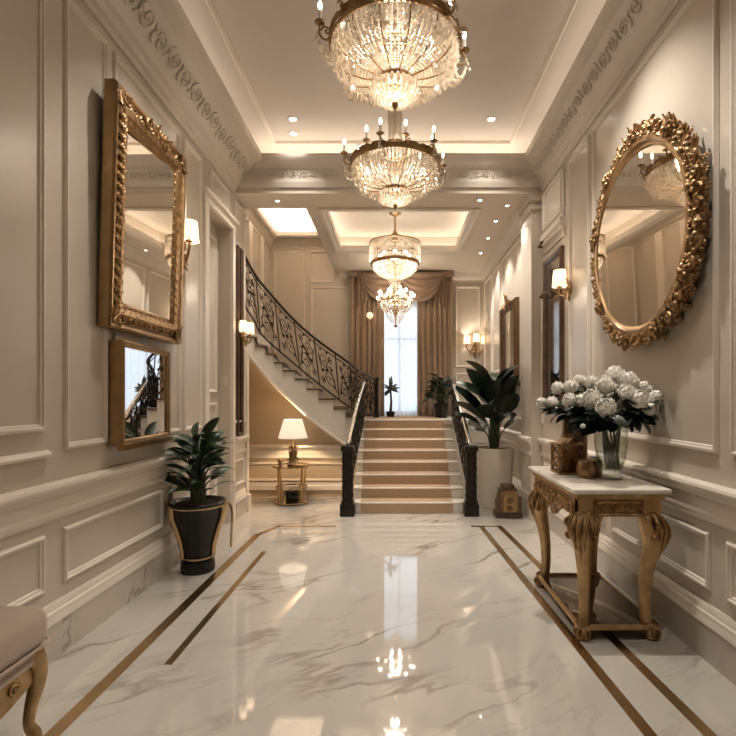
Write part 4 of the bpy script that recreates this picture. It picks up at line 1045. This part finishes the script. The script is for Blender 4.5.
# ------------------------------------------------------------------ vase and flowers
VX, VY, VZ = 1.335, 3.09, .852
va = thing('glass_vase', 'clear glass vase holding the white bouquet on the console table', 'vase', (VX, VY, VZ))
MB().lathe([(.001, 0), (.066, 0), (.068, .012), (.058, .03), (.062, .05), (.085, .12), (.098, .22), (.096, .30), (.10, .335), (.096, .336), (.092, .30), (.093, .22), (.08, .12), (.056, .055), (.001, .045)], (VX, VY, VZ), 32).build('body', M['vase'], va)
MB().lathe([(.002, .05), (.055, .056), (.078, .12), (.086, .17), (.002, .17)], (VX, VY, VZ), 24).build('water', M['vase'], va)
heads = []
for q in range(3):
    mb = MB(); rr = random.Random(20+q)
    mb.ball((0, 0, 0), .80, 14, 10)
    n = 40
    for i in range(n):
        zz = 1-1.55*(i+.5)/n; ph = i*2.39996; rad = math.sqrt(max(0, 1-zz*zz))
        nrm = V((rad*math.cos(ph), rad*math.sin(ph), zz)); up = V((0, 0, 1)); tg = (up-nrm*up.dot(nrm))
        tg = tg.normalized() if tg.length > .05 else V((1, 0, 0)); sd = nrm.cross(tg)
        c = nrm*(.80+rr.uniform(-.06, .12)); pw = rr.uniform(.34, .46); ph_ = rr.uniform(.36, .48)
        g = []
        for a in range(4):
            row = []
            for b_ in range(5):
                u = (b_-2)/2; v = a/3
                wv = pw*math.sqrt(max(.08, 1-(v*1.0-.45)**2*1.6))
                row.append(mb.av(c+sd*u*wv+tg*(v-.45)*ph_*1.6*(1-.12*u*u)+nrm*(.20*v*v-.14*u*u-.05+.09*math.sin(u*5+i)*(v+.2))))
            g.append(row)
        for a in range(3):
            for b_ in range(4): mb.f.append([g[a][b_], g[a][b_+1], g[a+1][b_+1], g[a+1][b_]])
    me = mb.build('bloom', M['petal'], angle=70); heads.append(me.data); bpy.data.objects.remove(me)
FL = [(541.5, 402, 4.6, 3.12), (552, 403, 6.2, 3.10), (558, 388.5, 6.2, 3.22), (571, 387.5, 7, 3.18), (580, 381.5, 6.4, 3.26), (570, 400.5, 7, 3.02), (581.5, 401, 7, 3.0), (592, 398.5, 8.4, 2.95), (592, 383, 6.8, 3.2), (605, 386.5, 9.2, 3.06),
      (606, 407.5, 9, 2.86), (614.5, 376.5, 9.6, 3.14), (629, 382, 9.4, 3.08), (627, 393, 8.4, 2.96), (639, 400, 9.2, 2.92), (643, 388, 6.4, 3.12), (652, 391, 6.2, 3.14), (655, 397, 6.4, 3.04), (648, 409.5, 7, 3.02), (582, 390.5, 6, 3.28), (618, 388, 6.5, 3.24), (583, 426, 2.6, 2.95)]
FLAB = {0: 'leftmost small white bloom reaching out over the lantern', 10: 'white bloom at the bouquet front facing the viewer above vase rim', 11: 'topmost large white bloom of the bouquet', 18: 'lowest white bloom on the right side of the bouquet', 21: 'tiny white bud hanging below the bouquet left of vase', 17: 'rightmost small white bloom of the bouquet', 14: 'large white bloom at right front of the bouquet', 12: 'large white bloom just right of the topmost one', 9: 'large greenish white bloom at the bouquet centre'}
rr = random.Random(11)
for i, (px, py, rp, D) in enumerate(FL):
    h = V(PW(px, py, D)); rad = rp*D/500*1.06
    b0 = V((VX+rr.uniform(-.042, .042), VY+rr.uniform(-.042, .042), VZ+.06))
    t = thing('white_flower', FLAB.get(i, 'white rounded bloom among the middle of the vase bouquet'), 'flower', b0, 'white blooms in the glass vase')
    o = bpy.data.objects.new('bloom', heads[i % 3]); col.objects.link(o); o.parent = t; o.location = h-b0
    out = (h-V((VX, VY, VZ+.28))).normalized(); cam_d = V((-.35, -.8, .35)).normalized()
    d = (out+cam_d*.7).normalized(); o.rotation_mode = 'QUATERNION'; o.rotation_quaternion = V((0, 0, 1)).rotation_difference(d); o.scale = (rad,)*3
    ang = math.atan2(h.y-VY, h.x-VX); nk = V((VX+.06*math.cos(ang), VY+.06*math.sin(ang), VZ+.33))
    pts = smooth([b0, (b0+nk)/2+V((0, 0, .0)), nk, (nk+h)/2+V((0, 0, .03)), h-d*rad*.3], 4)
    MB().tube(pts, .0055, 6).build('stem', M['stem'], t)
    mb = MB()
    for k in range(8):
        p = lerp(nk, h, rr.uniform(.15, .82)); a = ang+rr.uniform(-1.5, 1.5)
        dd = V((math.cos(a), math.sin(a)*.9, rr.uniform(-.1, .45)))
        roll = rr.uniform(-.7, .7)
        mb.leaf(p-V((0, 0, .02)), dd, (-math.sin(a)*math.sin(roll), math.cos(a)*math.sin(roll), math.cos(roll)), rr.uniform(.09, .15), rr.uniform(.06, .085), rr.uniform(.4, 1.0), 6)
    if i in (5, 6, 10, 13, 14, 18, 17, 1):
        for k in range(2):
            a = ang+rr.uniform(-.7, .7); dd = V((math.cos(a), math.sin(a), .1)); mb.leaf(lerp(nk, h, .35), dd, (0, 0, 1), rr.uniform(.13, .19), rr.uniform(.07, .09), 1.3, 6)
    mb.build('leaves', M['leafd'], t)

# lantern on console
la = thing('lantern', 'gold openwork lantern with dark chimney on the console table', 'lantern', (1.15, 3.33, .852))
x, y, z = 1.15, 3.33, .852
w = .078
mb = MB().bbox(x-w-.012, x+w+.012, y-w-.012, y+w+.012, z, z+.02, .005)
for sx in (-1, 1):
    for sy in (-1, 1): mb.box(x+sx*w-.008, x+sx*w+.008, y+sy*w-.008, y+sy*w+.008, z+.02, z+.185)
mb.bbox(x-w-.016, x+w+.016, y-w-.016, y+w+.016, z+.185, z+.2, .005)
fr = mb.build('frame', M['gold'], la)
mb = MB()
for (U, c) in (((1, 0, 0), (x, y-w, z)), ((0, 1, 0), (x-w, y, z)), ((0, 1, 0), (x+w, y, z)), ((1, 0, 0), (x, y+w, z))):
    for k in range(3):
        for s_ in (-1, 1): mb.scroll(V(c)+V(U)*s_*.042+V((0, 0, .05+.05*k)), U, (0, 0, 1), .026, 1.3, PI*(k % 2), s_, .006, 5, 12)
mb.build('fretwork', M['gold'], fr)
MB().box(x-.05, x+.05, y-.05, y+.05, z+.02, z+.18).build('inner_box', M['goldsm'], la)
MB().lathe([(w*1.1, .2), (.05, .235), (.045, .25), (.045, .262)], (x, y, z), 4, PI/4, PI/4+2*PI).build('roof', M['gold'], la, angle=20)
MB().box(x-.028, x+.028, y-.02, y+.02, z+.25, z+.44).build('chimney', M['bronze'], la)
lb = thing('picture_frame', 'small dark gold frame standing behind the lantern on console', 'frame', (1.31, 3.5, .852))
MB().box(1.22, 1.34, 3.48, 3.50, .852, 1.12).box(1.225, 1.335, 3.476, 3.482, 1.115, 1.13).build('frame', M['goldsm'], lb); MB().box(1.24, 1.32, 3.476, 3.482, .88, 1.10).build('picture', M['dwood'], lb)
jb = thing('trinket_pot', 'small round gold pot beside the lantern on the console', 'pot', (1.205, 3.14, .852))
MB().lathe([(.001, 0), (.05, 0), (.062, .02), (.066, .05), (.06, .085), (.052, .1), (.056, .108), (.05, .11), (.045, .1), (.001, .1)], (1.205, 3.14, .852), 28, ruffle=.03, rn=10).build('body', M['goldsm'], jb)
jc = thing('candle', 'pale gold square candle pot between lantern and vase', 'candle', (1.275, 3.2, .852))
MB().bbox(1.235, 1.315, 3.16, 3.24, .852, .96, .012).build('pot', M['goldsm'], jc); MB().lathe([(.03, .108), (.03, .125), (.001, .126)], (1.275, 3.2, .852), 14).build('wax', M['petal'], jc)

# ------------------------------------------------------------------ floor lantern
fx, fy = 1.28, 5.70
fl_ = thing('lantern', 'dark and gold box lantern on the floor beside white planter', 'lantern', (fx, fy, 0))
MB().bbox(fx-.15, fx+.15, fy-.1, fy+.1, 0, .07, .008).build('base', M['dwood'], fl_)
mb = MB(); mb.lathe([(.165, .07), (.17, .16), (.12, .30), (.08, .31)], (fx, fy, 0), 4, PI/4, PI/4+2*PI); bd = mb.build('body', M['gold'], fl_, angle=20); 
MB().box(fx-.07, fx+.07, fy-.135, fy-.10, .09, .27).build('gold_panel', M['goldsm'], bd)
mb = MB()
for sx in (-1, 1): mb.box(fx+sx*.115-.02, fx+sx*.115+.02, fy-.125, fy-.07, .07, .25)
mb.scroll((fx, fy-.137, .2), (1, 0, 0), (0, 0, 1), .04, 1.4, 0, 1, .009, 5, 16); mb.scroll((fx, fy-.137, .13), (1, 0, 0), (0, 0, -1), .035, 1.4, 0, 1, .009, 5, 16)
mb.build('corner_post', M['dwood'], bd)
MB().bbox(fx-.095, fx+.095, fy-.08, fy+.08, .30, .325, .006).bbox(fx-.07, fx+.07, fy-.06, fy+.06, .325, .37, .008).build('lid', M['dwood'], fl_)

# ------------------------------------------------------------------ plants
def big_leaf_plant(t, cx, cy, z0, n, hmin, hmax, lmin, lmax, wmin, wmax, spread, seed, mat='leaf', droop=(.5, 1.2), upright=.5, xlim=None):
    rr = random.Random(seed); st_ = MB(); lf = MB()
    for i in range(n):
        a = i*2.39996+rr.uniform(-.3, .3); q = (i+.5)/n
        h = hmin+(hmax-hmin)*(1-q)**.8*rr.uniform(.85, 1.1)
        rad = spread*(.25+.75*q)*rr.uniform(.6, 1)*.5
        b0 = V((cx+.05*math.cos(a), cy+.05*math.sin(a), z0)); e = V((cx+rad*math.cos(a), cy+rad*math.sin(a), z0+h))
        pts = smooth([b0, lerp(b0, e, .5)+V((-.02*math.cos(a), -.02*math.sin(a), .04)), e], 5); st_.tube(pts, [.011*(1-.5*k/10) for k in range(11)], 6)
        d = V((math.cos(a), math.sin(a), upright+.9*(1-q)))
        roll = rr.uniform(-.75, .75); up = V((-math.sin(a)*math.sin(roll), math.cos(a)*math.sin(roll), math.cos(roll)))
        lf.leaf(e, d, up, rr.uniform(lmin, lmax), rr.uniform(wmin, wmax), rr.uniform(*droop), 8, .3)
    if xlim is not None:
        lo, hi = xlim
        for m_ in (st_, lf):
            for p in m_.v:
                if p.x > hi: p.x = hi-.12*math.tanh((p.x-hi)*3)
                if p.x < lo: p.x = lo+.12*math.tanh((lo-p.x)*3)
    st_.build('stems', M['stem'], t); lf.build('foliage', M[mat], t, angle=70)
# left: black vase planter with gold straps
lx, ly = -1.545, 3.92
lp = thing('potted_plant', 'leafy green plant in black urn with gold straps by left wall', 'plant', (lx, ly, 0))
pot = MB().lathe([(.001, 0), (.125, 0), (.13, .03), (.125, .085), (.10, .095), (.095, .115), (.103, .14), (.113, .22), (.142, .33), (.174, .43), (.184, .495), (.21, .52), (.218, .54), (.205, .55), (.185, .54), (.165, .50), (.001, .49)], (lx, ly, 0), 36).build('pot', M['black'], lp)
mb = MB()
for da in (-72, 72, 140, -140):
    a = math.radians(-69+da); e = V((math.cos(a), math.sin(a), 0)); c = V((lx, ly, 0)); mb = MB()
    mb.tube(smooth([c+e*.115+V((0, 0, .11)), c+e*.122+V((0, 0, .20)), c+e*.156+V((0, 0, .33)), c+e*.190+V((0, 0, .43)), c+e*.198+V((0, 0, .53))], 4), [.019+.013*k/16 for k in range(17)], 8, flat=1)
    mb.build('strap', M['brass'], pot)
MB().lathe([(.20, .505), (.214, .51), (.218, .52), (.21, .525)], (lx, ly, 0), 36).build('rim_band', M['brass'], pot); MB().lathe([(.098, .10), (.112, .105), (.112, .118), (.1, .12)], (lx, ly, 0), 36).build('foot_band', M['brass'], pot)
MB().tube(smooth([(lx+.2, ly-.02, .53), (lx+.25, ly-.02, .53), (lx+.275, ly-.02, .45), (lx+.27, ly-.02, .30), (lx+.265, ly-.02, .19)], 4), .010, 8).build('drooping_stalk', M['brass'], pot)
MB().lathe([(.172, .525), (.1, .535), (.001, .54)], (lx, ly, 0), 24).build('soil', M['soil'], lp)
big_leaf_plant(lp, lx, ly, .53, 58, .08, .48, .19, .29, .055, .08, .25, 5, 'leaf', (.7, 1.5), .95, (-1.76, 9))
# right: tall cream planter
qx, qy = 1.24, 6.25
rp = thing('potted_plant', 'tall dark broad-leaved plant in cream cylinder planter right of stairs', 'plant', (qx, qy, 0))
MB().lathe([(.001, 0), (.20, 0), (.21, .02), (.24, .70), (.245, .73), (.235, .735), (.225, .70), (.001, .69)], (qx, qy, 0), 36).build('pot', M['ceram'], rp)
MB().lathe([(.228, .705), (.1, .715), (.001, .72)], (qx, qy, 0), 24).build('soil', M['soil'], rp)
big_leaf_plant(rp, qx, qy, .71, 28, .18, .80, .44, .64, .18, .25, .40, 9, 'leafd', (.3, 1.1), .85, (.74, 1.47))
# landing plants
dx, dy = -.075, 8.45
dp = thing('potted_plant', 'thin dark palm silhouetted before the bright window on landing', 'plant', (dx, dy, LZ))
MB().lathe([(.001, 0), (.06, 0), (.075, .10), (.07, .10), (.001, .09)], (dx, dy, LZ), 20).build('pot', M['black'], dp)
MB().tube([(dx, dy, LZ+.08), (dx+.012, dy, LZ+.25), (dx, dy, LZ+.46)], [.026, .02, .016], 8).build('trunk', M['dwood'], dp)
mb = MB()
for a, up, l in ((0, .45, .17), (.4, 1.1, .17), (PI, .7, .14), (2.6, -.3, .15), (1.6, 2.5, .24), (1.2, 4, .27), (-.4, -.1, .15), (-2.4, .9, .16), (3.9, -.6, .15), (5.2, .1, .14)):
    mb.leaf((dx, dy, LZ+.46), (math.cos(a), .4*math.sin(a), up), (.2, -.7, .7), l, .058, .45, 6)
mb.build('foliage', M['leafd'], dp, angle=70)
ex, ey = .76, 8.25
bp_ = thing('potted_plant', 'bushy dark green plant on landing before the right drape', 'plant', (ex, ey, LZ))
MB().lathe([(.001, 0), (.10, 0), (.13, .24), (.12, .24), (.001, .22)], (ex, ey, LZ), 24).build('pot', M['black'], bp_)
big_leaf_plant(bp_, ex, ey, LZ+.22, 80, .05, .42, .15, .25, .055, .08, .36, 15, 'leafd', (.6, 1.4), .2)

# ------------------------------------------------------------------ side table with lamp under the stairs
sx_, sy_ = -1.33, 6.42
tb = thing('side_table', 'small brass side table with glass top under the stairs', 'table', (sx_, sy_, 0))
MB().lathe([(.001, .475), (.225, .475), (.225, .487), (.001, .487)], (sx_, sy_, 0), 32).build('table_top', M['dglass'], tb)
MB().lathe([(.222, .468), (.235, .468), (.238, .48), (.235, .494), (.222, .494), (.222, .468)], (sx_, sy_, 0), 32).build('rim', M['brass'], tb)
for k in range(4):
    a = PI/4+k*PI/2+.3; e = V((math.cos(a), math.sin(a), 0)); c = V((sx_, sy_, 0))
    MB().tube([c+e*.225+V((0, 0, .47)), c+e*.20+V((0, 0, .3)), c+e*.16+V((0, 0, .09)), c+e*.19+V((0, 0, .012))], .012, 8).build('leg', M['brass'], tb)
    MB().tube([c+e*.215+V((0, 0, .012)), c+e*.225+V((0, 0, .46))], .009, 8).build('leg', M['brass'], tb)
MB().lathe([(.195, .20), (.205, .20), (.205, .215), (.195, .215), (.195, .20)], (sx_, sy_, 0), 32).build('stretcher_ring', M['brass'], tb)
MB().lathe([(.001, .018), (.21, .018), (.21, .032), (.001, .032)], (sx_, sy_, 0), 32).build('lower_shelf', M['brass'], tb)
bx_ = thing('storage_box', 'small black box on the lower shelf of side table', 'box', (sx_+.03, sy_-.03, .033))
MB().bbox(sx_-.05, sx_+.10, sy_-.10, sy_+.04, .033, .16, .006).build('body', M['black'], bx_); MB().bbox(sx_-.055, sx_+.105, sy_-.105, sy_+.045, .15, .175, .006).build('lid', M['black'], bx_)
lp_ = thing('table_lamp', 'glowing table lamp with pleated cream shade and gold base', 'lamp', (sx_+.02, sy_, .487))
c = V((sx_+.02, sy_, .487))
mb = MB(); mb.lathe([(.001, 0), (.07, 0), (.075, .015), (.05, .03), (.025, .05), (.02, .07), (.035, .10), (.04, .14), (.025, .19), (.018, .22), (.03, .25), (.02, .28), (.01, .30), (.008, .40)], c, 20)
for k in range(5):
    a = k*2*PI/5; e = V((math.cos(a), math.sin(a), 0)); acanthus(mb, c+e*.03+V((0, 0, .10)), (0, 0, 1), e, .09); mb.scroll(c+e*.05+V((0, 0, .08)), e, (0, 0, 1), .035, 1.2, PI, 1, .008, 5, 12); mb.scroll(c+e*.045+V((0, 0, .22)), e, (0, 0, 1), .03, 1.2, PI, -1, .007, 5, 12)
mb.build('base', M['goldsm'], lp_)
mb = MB(); mb.lathe([(.185, .35), (.115, .59)], c, 72, ruffle=.012, rn=24); mb.lathe([(.112, .59), (.182, .35)], c, 72, ruffle=.012, rn=24); mb.build('shade', M['lshade'], lp_, angle=80)
MB().ball(c+V((0, 0, .44)), .03).build('bulb', M['bulb'], lp_)
light('POINT', c+V((0, 0, .46)), 62, (1, .68, .38), .035, lp_)
bd_ = thing('figurine', 'small gold bird figurine at left on the side table', 'figurine', (sx_-.13, sy_-.06, .487))
c = V((sx_-.13, sy_-.06, .487))
MB().lathe([(.001, 0), (.03, 0), (.03, .01), (.008, .015), (.008, .03)], c, 14).blob(c+V((0, 0, .055)), (.035, 0, .01), (0, .02, 0), (-.006, 0, .024), 10, 6).ball(c+V((-.03, 0, .082)), .015).tube([c+V((-.04, 0, .083)), c+V((-.06, 0, .08))], [.006, .001], 6).tube([c+V((.02, 0, .06)), c+V((.07, 0, .075))], [.014, .004], 6).build('body', M['goldsm'], bd_)
tr_ = thing('book', 'flat gilt book lying at right on the side table', 'book', (sx_+.13, sy_-.09, .494))
MB().bbox(sx_+.05, sx_+.2, sy_-.15, sy_-.04, .494, .514, .004).build('cover', M['page'], tr_)

# ------------------------------------------------------------------ bench
bn = thing('bench', 'taupe velvet upholstered bench with carved gilt legs at lower left', 'bench', (-1.57, 1.45, 0))
BX0, BX1, BY0, BY1 = -1.755, -1.375, .80, 2.02
mb = MB(); mb.bbox(BX0, BX1, BY0, BY1, .365, .53, .06, 6); cu = mb.build('cushion', M['velvet'], bn, angle=60)
def rrect(ins, z):
    P = []; b_ = .06
    for (cx, cy, a0) in ((BX1-b_, BY1-b_, 0), (BX0+b_, BY1-b_, PI/2), (BX0+b_, BY0+b_, PI), (BX1-b_, BY0+b_, 1.5*PI)):
        for k in range(5): a = a0+PI/2*k/4; P.append((cx+(b_+ins)*math.cos(a), cy+(b_+ins)*math.sin(a), z))
    return P
MB().tube(rrect(.004, .385), .006, 6, closed=True).build('piping', M['velvet'], cu)
mb = MB(); mb.bbox(BX0+.02, BX1-.02, BY0+.02, BY1-.02, .315, .358, .008); mb.build('seat_rail', M['velvet'], bn)
mb = MB().box(BX0+.03, BX1-.03, BY0+.05, BY1-.05, .25, .318)
A = []
for j in range(21):
    u = j/20; y = BY0+.1+(BY1-BY0-.2)*u; dr = .05*abs(math.sin(2*PI*u))
    A.append([mb.av((BX1-.03, y, .30)), mb.av((BX1-.022, y, .25-dr)), mb.av((BX1-.045, y, .25-dr)), mb.av((BX1-.05, y, .30))])
for a, b in zip(A, A[1:]):
    for k in range(4): mb.f.append([a[k], a[(k+1) % 4], b[(k+1) % 4], b[k]])
for i in range(8): mb.scroll((BX1-.022, BY0+.16+i*.125, .275), (0, 1, 0), (0, 0, 1 if i % 2 else -1), .026, 1.2, 0, 1, .007, 5, 12)
mb.build('apron', M['tgold'], bn)
for (x, y, d) in ((BX1-.055, BY1-.06, (1, .6)), (BX1-.055, BY0+.06, (1, -.6)), (BX0+.055, BY1-.06, (-.3, .8)), (BX0+.055, BY0+.06, (-.3, -.8))):
    d = V((d[0], d[1], 0)).normalized(); base = V((x, y, 0)); r = .75
    prof = [(.355, .0, .040), (.32, .012, .042), (.27, .022, .036), (.20, .016, .028), (.13, .0, .022), (.07, -.004, .02), (.035, .012, .024), (.003, .022, .02)]
    mb = MB(); mb.tube(smooth([base+d*o_+V((0, 0, z)) for z, o_, q in prof], 3), interp([q for z, o_, q in prof], 3), 12, upv=(d.x, d.y, 0)); lg = mb.build('leg', M['tgold'], bn)
    mb = MB(); mb.bbox(x-.036, x+.036, y-.036, y+.036, .30, .357, .006); mb.build('leg_block', M['tgold'], lg)

# ------------------------------------------------------------------ world, camera, view
w = bpy.data.worlds.new('world'); sc.world = w; w.use_nodes = True
bg = w.node_tree.nodes['Background']; bg.inputs['Color'].default_value = (.72, .85, 1, 1); bg.inputs['Strength'].default_value = 2.3
cam = bpy.data.cameras.new('camera'); co = bpy.data.objects.new('camera', cam); col.objects.link(co)
co.location = (0, 0, 1.35); co.rotation_euler = (PI/2, 0, 0)
cam.sensor_width = 36; cam.lens = 500/736*36; cam.shift_x = -27/736; cam.shift_y = 30/736; cam.clip_start = .05
sc.camera = co
sc.view_settings.view_transform = 'Standard'; sc.view_settings.look = 'None'; sc.view_settings.exposure = -0.05; sc.view_settings.gamma = 1
sc.view_settings.use_curve_mapping = False
try: sc.cycles.use_denoising = True; sc.cycles.max_bounces = 10; sc.cycles.diffuse_bounces = 5; sc.cycles.transparent_max_bounces = 16; sc.cycles.sample_clamp_indirect = 6; sc.cycles.caustics_reflective = False; sc.cycles.caustics_refractive = False
except Exception: pass
